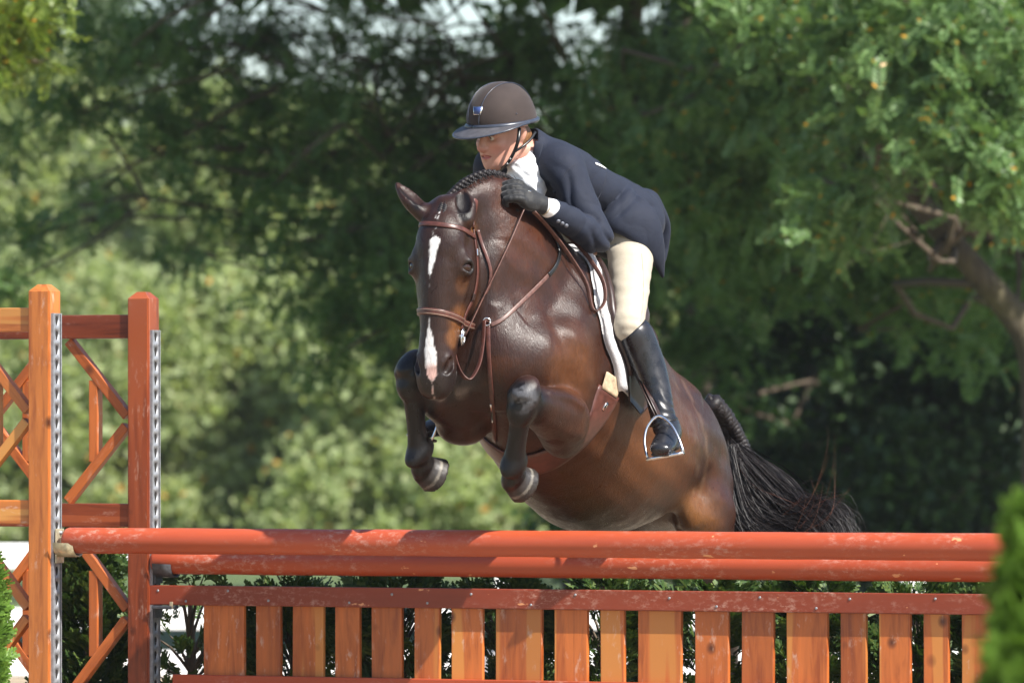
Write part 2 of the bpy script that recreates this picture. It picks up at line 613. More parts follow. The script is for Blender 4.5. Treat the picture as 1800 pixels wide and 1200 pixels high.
M_SAND = None

TH = R(25.0)
C_, S_ = math.cos(TH), math.sin(TH)
SPREAD = 0.52
def fence_t(px, s=0.0):
    """position along the jump (metres) of what shows at photo column px, s metres behind the front pole"""
    q = (px - 900.0) / FPX
    return (CAMD * q + C_ * s * q - S_ * s) / (C_ + S_ * q)
def fence_w(t, s, z=0.0):
    return (t * C_ + s * S_, -t * S_ + s * C_, z)

def keyhole_track(h, w=0.062, pitch=0.0535):
    """strip with real keyhole openings, in the local YZ plane, bottom at z=0"""
    n = int(h / pitch)
    m = 20
    ang = np.linspace(0, 2 * PI, m, endpoint=False) + PI / m
    hole = []
    for a in ang:
        y, z = math.cos(a), math.sin(a)
        if z < -0.45 and abs(y) < 0.80:
            hole.append((0.0050 * (y / 0.80), -0.014 + 0.004 * (z + 0.45)))
        else:
            hole.append((0.0105 * y, 0.006 + 0.0105 * z))
    hole = np.array(hole)
    rect = []
    for a in ang:
        y, z = math.cos(a), math.sin(a)
        s = 1.0 / max(abs(y), abs(z))
        rect.append((w / 2 * y * s, pitch / 2 * z * s))
    rect = np.array(rect)
    g = Geo()
    j = np.arange(m); j2 = (j + 1) % m
    for i in range(n):
        zc = (i + 0.5) * pitch
        V = []
        for x, ring in ((0, rect), (0, hole), (-0.0012, hole)):
            V += [(x, y, z + zc) for y, z in ring]
        F = np.vstack([np.stack([j, j2, m + j2, m + j], -1), np.stack([m + j, m + j2, 2 * m + j2, 2 * m + j], -1)])
        g.add(V, F)
    H = n * pitch
    for sgn in (-1, 1):   # folded flanges
        y = sgn * w / 2
        g.add([(0, y, 0), (-0.0085, y, 0), (-0.0085, y, H), (0, y, H)], [[0, 1, 2, 3]])
        g.add([(0.0035, y, 0), (0, y, 0), (0, y, H), (0.0035, y, H)], [[0, 1, 2, 3]])
        g.add([(0.0035, y, 0), (0.0035, y - sgn * 0.007, 0), (0.0035, y - sgn * 0.007, H), (0.0035, y, H)], [[0, 1, 2, 3]])
    return g, H

def wing(label, pos, top, m_post, m_rail, m_brace, track_lo, group, mirror=False):
    """jump standard: two posts, three rails, two diamonds of braces, keyhole track on the inner post"""
    w = 0.087
    W = 0.61
    root = empty('jump_standard', pos, -TH + (PI if mirror else 0))
    tag(root, label, 'jump standard', group)
    for i, x in enumerate((0.0, -(W + w))):
        bm = bmesh.new()
        bm_box(bm, (0, 0, 0), (w, w, top))
        # chamfered head
        tops = [e for e in bm.edges if all(v.co.z > top / 2 - 1e-4 for v in e.verts)]
        bmesh.ops.bevel(bm, geom=tops, offset=0.026, segments=1, affect='EDGES')
        rest = [e for e in bm.edges if abs(e.verts[0].co.z - e.verts[1].co.z) > 0.3]
        bmesh.ops.bevel(bm, geom=rest, offset=0.004, segments=2, affect='EDGES')
        p = mesh_bm('post', bm, m_post, root)
        p.location = (x, 0, top / 2 + 0.0)
    zt, zm, zb = top - 0.128, top - 0.828, top - 1.56
    for z in (zt, zm, zb):
        b = box('rail', (-(W + w) / 2, 0, z), (0.088, 0.038, W), m_rail, root, 0.004)
        b.rotation_euler = (0, PI / 2, 0)
        b.location.y = -0.012
    for hi, lo in ((zt - 0.046, zm + 0.046), (zm - 0.046, zb + 0.046)):
        zc = (hi + lo) / 2
        x0, x1 = -w / 2, -w / 2 - W
        xm = (x0 + x1) / 2
        for xa, sg in ((x0, 1), (x1, -1)):
            for zz, sv in ((hi, 1), (lo, -1)):
                A = Vector((xa - sg * 0.022, 0.004, zc + sv * 0.018)); B = Vector((xm + sg * 0.035, 0.004, zz - sv * 0.006))
                d = B - A
                b = box('brace', (A + B) / 2, (0.036, 0.036, d.length), m_brace, root, 0.003)
                b.rotation_euler = d.to_track_quat('Z', 'Y').to_euler()
                b.location.y = 0.004 * sv * sg
        for sg in (-1, 1):
            b = box('upright', (xm + sg * 0.142, 0.010, zc), (0.036, 0.044, (hi - lo) * 0.50), m_brace, root, 0.003)
    g, H = keyhole_track(top - 0.10 - track_lo)
    tr = g.build('keyhole_track', M_STEEL, root, smooth=False)
    tr.location = (w / 2 + 0.0085, 0.0, track_lo)
    bk = box('keyhole_shade_plate', (w / 2 + 0.0035, 0, track_lo + H / 2), (0.0065, 0.055, H - 0.004), M_CAVITY, root, 0)  # black plate standing in for the shade behind the keyholes
    for sx_ in (-1, 1):
        xf = 0.0 if sx_ > 0 else -(W + w)
        f = box('foot', (xf, 0, 0.045), (0.085, 0.62, 0.085), m_rail, root, 0.005)
    return root

# the setting first: footing and meadow as real steps
def ground_sheet(name, x0, x1, y0, y1, z, nx, ny, mat, amp=0.02, sc=0.8):
    X, Y = np.meshgrid(np.linspace(x0, x1, nx), np.linspace(y0, y1, ny), indexing='ij')
    pz = np.stack([X, Y, X * 0], -1)
    Z = z + amp * (vnoise(pz, sc, 3) - 0.5)
    V = np.stack([X, Y, Z], -1).reshape(-1, 3)
    i = np.arange(nx - 1)[:, None] * ny; j = np.arange(ny - 1)[None, :]
    F = np.stack([i + j, i + ny + j, i + ny + j + 1, i + j + 1], -1).reshape(-1, 4)
    return tag(mesh_np(name, V, F, mat, None, True), kind='structure')

t = NT('meadow_grass')
v = t.coords()
f1 = t.noise(v, 0.35, 5); f2 = t.noise(v, 30, 4)
c = t.mix(t.ramp(f1, [(0.35, 0.0), (0.65, 1.0)]), (0.055, 0.098, 0.022), (0.12, 0.14, 0.042))
t.base(t.mix(t.ramp(f2, [(0.3, 0.0), (0.7, 0.5)]), c, (0.03, 0.06, 0.012)))
t.set(Roughness=0.85)
t.bump(f2, 0.6, 0.03)
M_MEADOW = t.m
t = NT('arena_sand')
v = t.coords()
f1 = t.noise(v, 1.2, 6); f2 = t.noise(v, 60, 5)
c = t.ramp(f1, [(0.3, (0.28, 0.215, 0.145)), (0.7, (0.39, 0.31, 0.215))])
t.base(t.mix(t.ramp(f2, [(0.35, 0.35), (0.6, 0.0)]), c, (0.22, 0.17, 0.12)))
t.set(Roughness=0.95)
t.bump(f2, 0.7, 0.02)
M_SAND = t.m
ground = ground_sheet('ground', -600, 600, -200, 1200, -0.05, 60, 70, M_MEADOW, 0.0)
arena = ground_sheet('arena_footing', -26, 24, -20, 16, 0.0, 160, 120, M_SAND, 0.03, 1.6)

tF = fence_t(78)
tR = fence_t(252, SPREAD)
TOPF = P(78, 500, 22.79)[2]
TOPR = P(252, 513, 23.2)[2]
front_wing = wing('golden cedar jump standard nearest the camera, cut by the left edge', fence_w(tF, 0), TOPF, M_POST, M_POST, M_POST, 0.25, 'jump standards')
rear_wing = wing('reddish stained jump standard standing behind the golden one', fence_w(tR, SPREAD), TOPR, M_RED, M_RED, M_SLAT, 0.25, 'jump standards')
PL = 4.25
tF2, tR2 = tF + PL + 0.10, tR + PL + 0.02
wing('golden cedar jump standard beyond the right picture edge', fence_w(tF2, 0), TOPF, M_POST, M_POST, M_POST, 0.25, 'jump standards', True)
wing('reddish stained jump standard beyond the right picture edge', fence_w(tR2, SPREAD), TOPR, M_RED, M_RED, M_SLAT, 0.25, 'jump standards', True)

def pole(name, label, t0, s, z, r, length, mat):
    prof = [(0.0, 0.0), (0.0, r * 0.80), (0.006, r * 0.93), (0.016, r)]
    for i in range(1, 40):
        x = 0.016 + (length - 0.032) * i / 40
        prof.append((x, r * (1 + 0.012 * math.sin(i * 1.7) + 0.008 * math.sin(i * 0.61 + s * 9))))
    prof += [(length - 0.016, r), (length - 0.006, r * 0.93), (length, r * 0.80), (length, 0.0)]
    seg = 36
    V, F = [], []
    for x, q in prof:
        for j in range(seg):
            a = 2 * PI * j / seg
            V.append((x, q * math.cos(a), q * math.sin(a)))
    n = len(prof)
    i = np.arange(n - 1)[:, None] * seg; j = np.arange(seg)[None, :]
    F = np.stack([i + j, i + seg + j, i + seg + (j + 1) % seg, i + (j + 1) % seg], -1).reshape(-1, 4)
    o = mesh_np(name, V, F, mat, None, True)
    o.location = fence_w(t0, s, z)
    o.rotation_euler = (0, 0, -TH)
    return tag(o, label, 'jump pole', 'poles of the jump')

t_front_end = fence_t(117)
t_rear_end = fence_t(272, SPREAD - 0.0)
pole('jump_pole', 'upper terracotta painted pole, frontmost, scuffed along its top', t_front_end, -0.004, 1.030, 0.0470, PL - 0.06, M_PAINT)
pole('jump_pole', 'lower terracotta painted pole right behind and under the front pole', t_rear_end, SPREAD, 0.946, 0.0470, PL - 0.06, M_PAINT)

def cup(label, t0, s, z, mat, rz=0.0, depth=0.085):
    """bent metal tray on a back plate, open towards the pole"""
    root = empty('jump_cup', fence_w(t0, s, z), -TH + rz)
    tag(root, label, 'jump cup', 'cups holding the poles')
    box('back_plate', (0.004, 0, -0.012), (0.006, 0.058, 0.125), mat, root, 0.002)
    prof = [(-0.052, 0.012), (-0.050, -0.004), (-0.040, -0.022), (-0.020, -0.034), (0, -0.038), (0.020, -0.034), (0.040, -0.022), (0.050, -0.004), (0.052, 0.012)]
    g = Geo()
    V = []
    for th in (0, 0.004):
        for y, zz in prof:
            k = 1 + th / 0.05
            V += [(0.006, y * k, zz * k - 0.012), (depth, y * k * 0.86, zz * k * 0.92 - 0.014)]
    n = len(prof)
    F = []
    for i in range(n - 1):
        a = 2 * i
        F.append((a, a + 1, a + 3, a + 2))
        b = 2 * n + a
        F.append((b, b + 2, b + 3, b + 1))
        F.append((a + 1, b + 1, b + 3, a + 3))
        F.append((a, a + 2, b + 2, b))
    g.add(V, F)
    g.add([V[0], V[1], V[2 * n + 1], V[2 * n]], [[0, 1, 2, 3]])
    g.add([V[2 * n - 2], V[2 * n - 1], V[4 * n - 1], V[4 * n - 2]], [[0, 1, 2, 3]])
    g.build('tray', mat, root, smooth=False)
    g = Geo(); g.tube([(-0.010, 0, 0.036), (0.014, 0, 0.036)], 0.007, 10)
    g.build('pin', M_STEEL, root)
    return root
cup('pale metal cup under the left end of the upper pole', tF + 0.059, 0, 1.030 - 0.008, M_CUP, 0, 0.085)
cup('dark steel cup under the left end of the lower pole', tR + 0.059, SPREAD, 0.946 - 0.008, M_DKSTEEL, 0, 0.080)
cup('cup holding the hidden right end of the upper pole', tF2 - 0.059, 0, 1.022, M_CUP, PI)
cup('cup holding the hidden right end of the lower pole', tR2 - 0.059, SPREAD, 0.938, M_DKSTEEL, PI)

# slatted gate hanging under the lower pole
gate = empty('slat_gate', fence_w(0, SPREAD, 0), -TH)
tag(gate, 'slatted cedar gate with terracotta rails hanging under the poles', 'gate')
tg0 = fence_t(269, SPREAD)
glen = PL - 0.09
xr = tg0 + glen / 2
zt_g, zb_g = 0.822, 0.497
b = box('top_rail', (xr, -0.0215, zt_g), (glen, 0.022, 0.073), M_PAINT2, gate, 0.004)
tb0 = fence_t(310, SPREAD)
b = box('bottom_rail', ((tb0 + tg0 + glen - 0.09) / 2, -0.0215, zb_g), (tg0 + glen - 0.09 - tb0, 0.022, 0.066), M_PAINT, gate, 0.004)
sl = [(360, 434), (452, 498), (516, 573), (591, 637), (655, 711), (730, 777), (795, 853), (873, 957), (976, 1037), (1057, 1102), (1123, 1202),
      (1223, 1285), (1305, 1364), (1384, 1459), (1479, 1527), (1547, 1605), (1625, 1672), (1692, 1746), (1768, 1832), (1851, 1904)]
rs = random.Random(4)
for a, b_ in sl:
    x0, x1 = fence_t(a, SPREAD), fence_t(b_ - 3, SPREAD)
    hgt = zt_g - zb_g + 0.02
    o = box('slat', ((x0 + x1) / 2, 0.001 + rs.uniform(-0.001, 0.001), (zt_g + zb_g) / 2 + rs.uniform(-0.003, 0.003)), (x1 - x0, 0.020, hgt), M_SLAT, gate, 0.0035)
    o.rotation_euler = (0, rs.uniform(-0.006, 0.006), 0)
screw = None
for px_, dz in [(285, 0.016), (334, -0.022), (408, 0.018), (479, -0.016), (621, -0.02), (696, 0.012), (758, -0.018), (835, 0.016), (940, -0.02), (1018, 0.018), (1183, 0.01), (1266, -0.018), (1342, 0.016), (1441, -0.02), (1500, 0.014), (1650, 0.018)]:
    xx = fence_t(px_, SPREAD)
    if screw is None:
        g = Geo(); g.tube([(0, 0.004, 0), (0, -0.0016, 0), (0, -0.0022, 0)], [0.0048, 0.0048, 0.0030], 10)
        screw = g.build('screw', M_STEEL, gate)
        so = screw
    else:
        so = screw.copy(); COL.objects.link(so)
    so.location = (xx, -0.0330, zt_g + dz)
for xx, sg in ((tR + 0.062, 1), (tR2 - 0.062, -1)):
    root = empty('gate_hanger', fence_w(xx, SPREAD - 0.03, zt_g - 0.045), -TH + (0 if sg > 0 else PI))
    tag(root, 'dark steel hanger carrying the left end of the gate' if sg > 0 else 'steel hanger carrying the hidden right end of the gate', 'gate hanger', 'gate hangers')
    box('back_plate', (0.0, 0.03 * sg, 0.02), (0.006, 0.056, 0.12), M_DKSTEEL, root, 0.002)
    box('shelf', (0.045, 0.0, 0.0), (0.085, 0.055, 0.012), M_DKSTEEL, root, 0.003)
    box('lip', (0.083, -0.022 * sg, 0.008), (0.012, 0.008, 0.026), M_CUP, root, 0.002)

# low white rail fence far behind the jump
def white_fence(y0, label):
    root = empty('white_rail_fence', (0, y0, 0))
    tag(root, label, 'fence')
    D = y0 + CAMD
    zs = [CAMZ - (r_ - HOR) / FPX * D for r_ in (977, 1087, 1165)]
    pxs = [-520, 182, 895, 1609, 2320]
    for p_ in pxs:
        x = (p_ - 900) / FPX * D
        box('post', (x, 0, 0.33 * 1.0 - 0.02), (0.17, 0.17, 0.80), M_WHITE, root, 0.01)
    for a, b2 in zip(pxs[:-1], pxs[1:]):
        xa, xb = (a - 900) / FPX * D + 0.085, (b2 - 900) / FPX * D - 0.085
        for i, z in enumerate(zs):
            box('rail', ((xa + xb) / 2, 0, z), (xb - xa - 0.004, 0.04, (0.155, 0.13, 0.15)[i]), M_WHITE, root, 0.006)
    return root
white_fence(15.0, 'low white three-rail fence on the far side of the arena')
# ------------------------------------------------------------------ foliage
def leaf_mat(name, cols, trans=0.35, rough=0.5, accent=None, spec=0.4):
    t = NT(name)
    ge = t.n('NewGeometry')
    rp = ge.outputs['Random Per Island']
    n = len(cols)
    col = t.ramp(rp, [(i / (n - 1) * (0.97 if accent else 1.0), c) for i, c in enumerate(cols)])
    if accent:
        col = t.mix(t.ramp(rp, [(0.985, 0.0), (0.988, 1.0)]), col, accent)
    t.base(col)
    t.set(Roughness=rough)
    t.b.inputs['Specular IOR Level'].default_value = spec
    tr = t.n('BsdfTranslucent')
    t.l(t.mix(1.0, col, (1.25, 1.3, 0.7), 'MULTIPLY'), tr.inputs['Color'])
    mx = t.n('MixShader'); mx.inputs[0].default_value = trans
    t.l(t.b.outputs[0], mx.inputs[1]); t.l(tr.outputs[0], mx.inputs[2])
    t.l(mx.outputs[0], t.out.inputs['Surface'])
    return t.m

def rot_frames(rng, n, droop=0.0, up=None):
    """n random orthonormal frames (rows: along, side, normal)"""
    a = rng.normal(size=(n, 3)); a[:, 2] -= droop
    a /= np.linalg.norm(a, axis=1)[:, None]
    b = rng.normal(size=(n, 3))
    if up is not None: b = np.cross(a, np.array(up) + 0.55 * rng.normal(size=(n, 3)))
    b -= a * np.sum(a * b, 1)[:, None]
    b /= np.linalg.norm(b, axis=1)[:, None] + 1e-9
    return np.stack([a, b, np.cross(a, b)], 1)

def scatter(template, pos, frames, size):
    """copies of a small leaf template (V,F4) baked into one foliage mesh"""
    TV, TF = template
    n, m = len(pos), len(TV)
    V = np.einsum('kj,nji->nki', TV, frames) * size[:, None, None] + pos[:, None]
    F = (TF[None] + (np.arange(n) * m)[:, None, None]).reshape(-1, TF.shape[1])
    return V.reshape(-1, 3), F

def spray_template(pairs=9, L=1.0, lw=0.30, ll=0.075, rng=None, curve=0.22, alt=False):
    """feathery spray: a stalk with rows of narrow leaflets"""
    V, F = [], []
    def leaf(base, d, nrm_, l, w):
        k = len(V)
        s = np.cross(nrm_, d); s = s / (np.linalg.norm(s) + 1e-9)
        V.extend([base, base + d * l * 0.5 + s * w, base + d * l, base + d * l * 0.5 - s * w])
        F.append((k, k + 1, k + 2, k + 3))
    for i in range(pairs):
        u = (i + 0.6) / pairs
        b = np.array((u * L, 0, -curve * u * u))
        l = lw * (1 - 0.55 * abs(u - 0.4))
        for sg in (-1, 1):
            d = nrm((0.55 + rng.uniform(-.15, .15), sg, -0.25 + rng.uniform(-.3, .3)))
            leaf(b, d, np.array((rng.uniform(-.3, .3), rng.uniform(-.3, .3), 1.0)), l, ll)
    leaf(np.array((L * 0.9, 0, -curve * 0.8)), nrm((1, 0, -0.4)), np.array((0, 0, 1.0)), lw, ll)
    k = len(V)
    V.extend([np.array((0, 0.008, 0)), np.array((0, -0.008, 0)), np.array((L, -0.004, -curve)), np.array((L, 0.004, -curve))])
    F.append((k, k + 1, k + 2, k + 3))
    return np.array(V), np.array(F)

RNG = np.random.default_rng(11)
SPRAY = spray_template(7, 1.0, 0.31, 0.066, RNG)
def fan_template(rng):
    V, F = [], []
    def quad(a, b, w0, w1, nz):
        k = len(V)
        d = b - a; s = np.cross(nz, d); s /= np.linalg.norm(s) + 1e-9
        V.extend([a + s * w0, a - s * w0, b - s * w1, b + s * w1]); F.append((k, k + 1, k + 2, k + 3))
    nz = np.array((0, 0, 1.0))
    quad(np.zeros(3), np.array((0.95, 0, 0.05)), 0.035, 0.03, nz)
    for i in range(6):
        u = 0.15 + 0.13 * i
        for sg in (-1, 1):
            b = np.array((u, 0, 0.0)); l = 0.50 * (1 - 0.6 * u)
            e = b + l * np.array((0.75, sg * 0.75, rng.uniform(-.15, .25)))
            quad(b, e, 0.05, 0.035, nz + rng.normal(size=3) * 0.25)
            m = b + (e - b) * 0.5
            quad(m, m + l * 0.5 * np.array((0.95, sg * 0.1, rng.uniform(-.1, .2))), 0.045, 0.03, nz + rng.normal(size=3) * 0.25)
    return np.array(V), np.array(F)
FAN = fan_template(RNG)
_c = []
LEAF = (np.array([(0, 0, 0), (0.45, 0.30, 0.06), (1, 0, -0.05), (0.45, -0.30, 0.06)]), np.array([(0, 1, 2, 3)]))

M_BARK = None
t = NT('grey_brown_bark')
v = t.coords((1, 1, 0.25))
f1 = t.noise(v, 22, 6, 0.65, 0.4); f2 = t.noise(t.coords(), 2.5, 3)
c = t.ramp(f1, [(0.3, (0.028, 0.021, 0.013)), (0.55, (0.078, 0.062, 0.040)), (0.8, (0.135, 0.112, 0.075))])
t.base(t.mix(t.ramp(f2, [(0.5, 0.0), (0.7, 0.55)]), c, (0.13, 0.12, 0.045)))
t.set(Roughness=0.9)
t.bump(f1, 0.8, 0.03)
M_BARK = t.m
M_TWIG = simple('twig_bark', (0.10, 0.075, 0.052), 0.85, 0, 0.3, 30)
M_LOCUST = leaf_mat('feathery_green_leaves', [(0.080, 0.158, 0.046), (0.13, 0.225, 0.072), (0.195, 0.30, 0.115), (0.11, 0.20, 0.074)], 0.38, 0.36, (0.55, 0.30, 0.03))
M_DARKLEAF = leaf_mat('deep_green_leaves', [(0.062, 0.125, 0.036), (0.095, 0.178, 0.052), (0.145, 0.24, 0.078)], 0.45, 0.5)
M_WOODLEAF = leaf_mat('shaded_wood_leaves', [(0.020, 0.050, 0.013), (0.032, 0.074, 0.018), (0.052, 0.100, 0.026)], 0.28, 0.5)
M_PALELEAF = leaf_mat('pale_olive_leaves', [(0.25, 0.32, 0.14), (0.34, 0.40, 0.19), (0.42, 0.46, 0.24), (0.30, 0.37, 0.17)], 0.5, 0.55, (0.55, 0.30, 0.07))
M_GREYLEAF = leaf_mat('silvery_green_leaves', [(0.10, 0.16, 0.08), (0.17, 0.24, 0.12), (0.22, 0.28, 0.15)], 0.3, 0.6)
M_CEDARLEAF = leaf_mat('evergreen_scale_leaves', [(0.030, 0.070, 0.016), (0.050, 0.100, 0.022), (0.11, 0.155, 0.034)], 0.22, 0.55)
M_LIMELEAF = leaf_mat('bright_arborvitae_leaves', [(0.085, 0.17, 0.022), (0.13, 0.24, 0.034), (0.18, 0.31, 0.05)], 0.35, 0.5)

def ball_points(rng, n, c, r, shell=0.35):
    d = rng.normal(size=(n, 3)); d /= np.linalg.norm(d, axis=1)[:, None]
    q = rng.uniform(0, 1, n) ** shell
    return np.asarray(c) + d * q[:, None] * np.asarray(r)

def branch_path(rng, a, b, wob=0.08, n=6):
    a, b = np.asarray(a, float), np.asarray(b, float)
    t_ = np.linspace(0, 1, n)[:, None]
    L = np.linalg.norm(b - a)
    p = a + (b - a) * t_
    p[1:-1] += rng.normal(size=(n - 2, 3)) * wob * L
    p[:, 2] += 0.10 * L * np.sin(PI * t_[:, 0])
    return p

def tree(name, label, base, trunk_pts, trunk_r, clusters, leafm, seed, template, per, size, droop, limb_from=None, group=None, limb_r=0.05, up=None):
    """clusters: (centre, radius) of leaf masses; a limb reaches each one"""
    rng = np.random.default_rng(seed)
    root = empty(name, base)
    tag(root, label, 'tree', group)
    o = np.asarray(base, float)
    tp = catmull(np.asarray(trunk_pts, float), 5)
    tr = np.interp(np.linspace(0, 1, len(tp)), np.linspace(0, 1, len(trunk_r)), trunk_r)
    g = Geo(); g.tube(tp - o, tr, 14)
    g.build('trunk', M_BARK, root)
    gl = Geo()
    pos, fr, sz = [], [], []
    bpos, bfr, bsz = [], [], []
    for c, r in clusters:
        c = np.asarray(c, float)
        r3 = np.array([r, r, r * 0.75]) if np.isscalar(r) else np.asarray(r, float)
        rm = float(np.mean(r3))
        big = rm > 0.76 and template is SPRAY          # leaf masses above the frame: plain large leaves
        k = int((per if not big else 260) * (rm / 0.5) ** 2)
        if big:
            m_ = k
            bpos.append(ball_points(rng, m_, c, r3, 0.5)); bfr.append(rot_frames(rng, m_, droop, up)); bsz.append(rng.uniform(0.22, 0.42, m_))
            pth = branch_path(rng, tp[int(np.argmin(np.linalg.norm(tp - c, axis=1)))], c)
            gl.tube(pth - o, np.linspace(limb_r, 0.012, len(pth)), 4, sm=2)
            continue
        # limb from the nearest trunk point that lies below/inside
        dd = np.linalg.norm(tp - c, axis=1) + 0.6 * np.maximum(0, tp[:, 2] - c[2])
        i = int(np.argmin(dd))
        ln = np.linalg.norm(tp[i] - c)
        pth = branch_path(rng, tp[i], c)
        gl.tube(pth - o, np.linspace(min(tr[i] * 0.6, limb_r * (0.5 + 0.25 * ln)), 0.012, len(pth)), 4, sm=2)
        # twigs
        nt = max(3, int(rm * 7))
        ends = ball_points(rng, nt, c, r3 * 0.95, 0.5)
        for e in ends:
            q = branch_path(rng, pth[rng.integers(3, 6)], e, 0.10, 5)
            if template is SPRAY: gl.tube(q - o, np.linspace(0.006, 0.002, len(q)), 3)
            m_ = max(2, int(0.55 * k / nt))
            u = rng.uniform(0.25, 1.05, m_)[:, None]
            ii = np.clip((u[:, 0] * 4), 0, 3.99)
            i0 = ii.astype(int)
            pp = q[i0] + (q[i0 + 1] - q[i0]) * (ii - i0)[:, None]
            pos.append(pp + rng.normal(size=(m_, 3)) * 0.045 * (1 + rm))
            f = rot_frames(rng, m_, droop, up)
            fr.append(f); sz.append(size * rng.uniform(0.6, 1.25, m_))
        m_ = int(0.45 * k)
        pos.append(ball_points(rng, m_, c, r3, 0.5))
        fr.append(rot_frames(rng, m_, droop, up)); sz.append(size * rng.uniform(0.6, 1.25, m_))
    gl.build('limbs', M_TWIG, root)['kind'] = 'stuff'
    V, F = scatter(template, np.vstack(pos) - o, np.vstack(fr), np.concatenate(sz))
    if bpos:
        V2, F2 = scatter(LEAF, np.vstack(bpos) - o, np.vstack(bfr), np.concatenate(bsz))
        F = np.vstack([F, F2 + len(V)]); V = np.vstack([V, V2])
    mesh_np('crown', V, F, leafm, root)
    return root

def cl(px, py, D, r):
    return (P(px, py, D), r)

rg = np.random.default_rng(5)
# -- right-hand tree: leaning limb, feathery sunlit sprays in front, a big crown above the frame
A = []
for px_, py_, D, r in [(1440, 395, 37.5, .30), (1500, 330, 37.6, .36), (1500, 425, 37.8, .25), (1420, 300, 38.2, .28), (1480, 60, 37.8, .42), (1560, 120, 37.4, .45), (1390, 80, 38.4, .4),
                       (1650, 200, 37.0, .50), (1720, 270, 36.9, .48), (1780, 180, 37.0, .5), (1700, 80, 37.2, .55), (1630, 205, 37.4, .38), (1700, 310, 37.2, .30), (1745, 350, 37.0, .36), (1720, 420, 42, .25),
                       (1795, 320, 36.9, .4), (1800, 50, 37.0, .55), (1600, 20, 37.5, .45), (1330, 20, 38.6, .4), (1470, 210, 38.2, .35), (1530, 20, 38, .4), (1270, 15, 38.8, .3)]:
    A.append(cl(px_, py_, D, r))
for px_, py_, D, r in [(1350, 150, 41, .6), (1250, 200, 42, .7), (1180, 300, 43, .6), (1300, 330, 42, .7), (1400, 230, 42, .7), (1260, 430, 43, .6), (1350, 480, 43.5, .5), (1480, 480, 44, .5), (1600, 520, 44, .5),
                       (1700, 560, 45, .6), (1120, 150, 43, .5), (1150, 220, 43.5, .5), (1220, 90, 43, .45), (1770, 470, 43, .5), (1650, 450, 42, .5), (1550, 250, 41, .7), (1700, 200, 41, .8), (1780, 100, 41, .8), (1600, 80, 41, .7)]:
    A.append(cl(px_, py_, D, r))
for i in range(46):
    d = rg.normal(size=3); d /= np.linalg.norm(d)
    c_ = np.array((4.3, 20.5, 7.9)) + d * np.array((4.6, 3.6, 3.2)) * rg.uniform(0.35, 1.0)
    if c_[2] > 5.2: A.append((c_, rg.uniform(0.9, 1.4)))
for i in range(16):  # extra unseen leaf clusters, added above the frame to shade the sprays behind
    A.append((np.array((rg.uniform(1.2, 5.5), rg.uniform(16.9, 19.0), rg.uniform(5.1, 6.3))), 0.95))
tpA = [P(1822, 1080, 40) * (1, 1, 0) + np.array((0, 0, -0.1)), P(1822, 900, 40), P(1822, 720, 40), P(1812, 610, 40), P(1770, 540, 40), P(1680, 435, 40), P(1585, 320, 40), P(1510, 190, 40), P(1455, 20, 40), P(1420, -200, 40.5), P(1480, -700, 40.5)]
tree('feathery_leaved_tree', 'large tree with leaning limb and bright feathery sprays, right side', tuple(tpA[0]), tpA, [.11, .10, .10, .10, .09, .082, .075, .068, .06, .055, .04], A, M_LOCUST, 21, SPRAY, 330, 0.17, 0.9, limb_r=0.022, up=(0, 0, 1))

# -- middle tree: dark hanging branches across the top, trunk behind horse and rider
B = []
for px_, py_, r in [(300, 40, .55), (430, 50, .5), (350, 150, .5), (470, 190, .5), (560, 170, .45), (300, 250, .45), (400, 270, .5), (500, 300, .5), (590, 270, .5), (330, 340, .32), (440, 390, .35), (300, 440, .22), (360, 445, .2),
                    (560, 420, .4), (620, 350, .45), (660, 450, .45), (530, 520, .35), (590, 560, .38), (645, 610, .3), (560, 640, .25), (700, 560, .35), (700, 470, .5), (690, 250, .5), (760, 190, .5), (640, 120, .4),
                    (850, 120, .4), (980, 160, .45), (1040, 250, .4), (940, 60, .35), (770, 300, .5), (830, 400, .5), (1080, 60, .4), (560, 60, .3), (730, 90, .35), (1100, 350, .5), (1180, 500, .6), (1240, 620, .6), (1160, 130, .4),
                    (500, 430, .28), (640, 540, .35), (180, 130, .45), (110, 60, .5), (230, 80, .4), (60, 170, .35), (30, 250, .3), (20, 430, .3), (15, 500, .3), (70, 395, .18), (120, 330, .16), (180, 330, .14), (640, 20, .3), (240, 190, .3), (140, 200, .25), (700, 640, .25), (470, 330, .3)]:
    B.append(cl(px_ + rg.uniform(-8, 8), py_, 45 + rg.uniform(-1.2, 1.2), r * 0.92))
for i in range(44):
    d = rg.normal(size=3); d /= np.linalg.norm(d)
    c_ = np.array((-0.6, 23.2, 7.6)) + d * np.array((5.0, 3.4, 3.2)) * rg.uniform(0.3, 1.0)
    if c_[2] > 5.6: B.append((c_, rg.uniform(0.9, 1.35)))
tpB = [P(1030, 1120, 46) * (1, 1, 0) + np.array((0, 0, -0.1)), P(1030, 800, 46), P(1040, 550, 46), P(1060, 330, 46), P(1100, 120, 46.5), P(1120, -200, 47), P(1080, -700, 47)]
tree('hanging_branch_tree', 'dark tree with hanging branches across the top, behind the rider', tuple(tpB[0]), tpB, [.20, .16, .14, .11, .09, .08, .05], B, M_DARKLEAF, 22, SPRAY, 250, 0.175, 0.9, limb_r=0.012, up=(0, 0, 1))

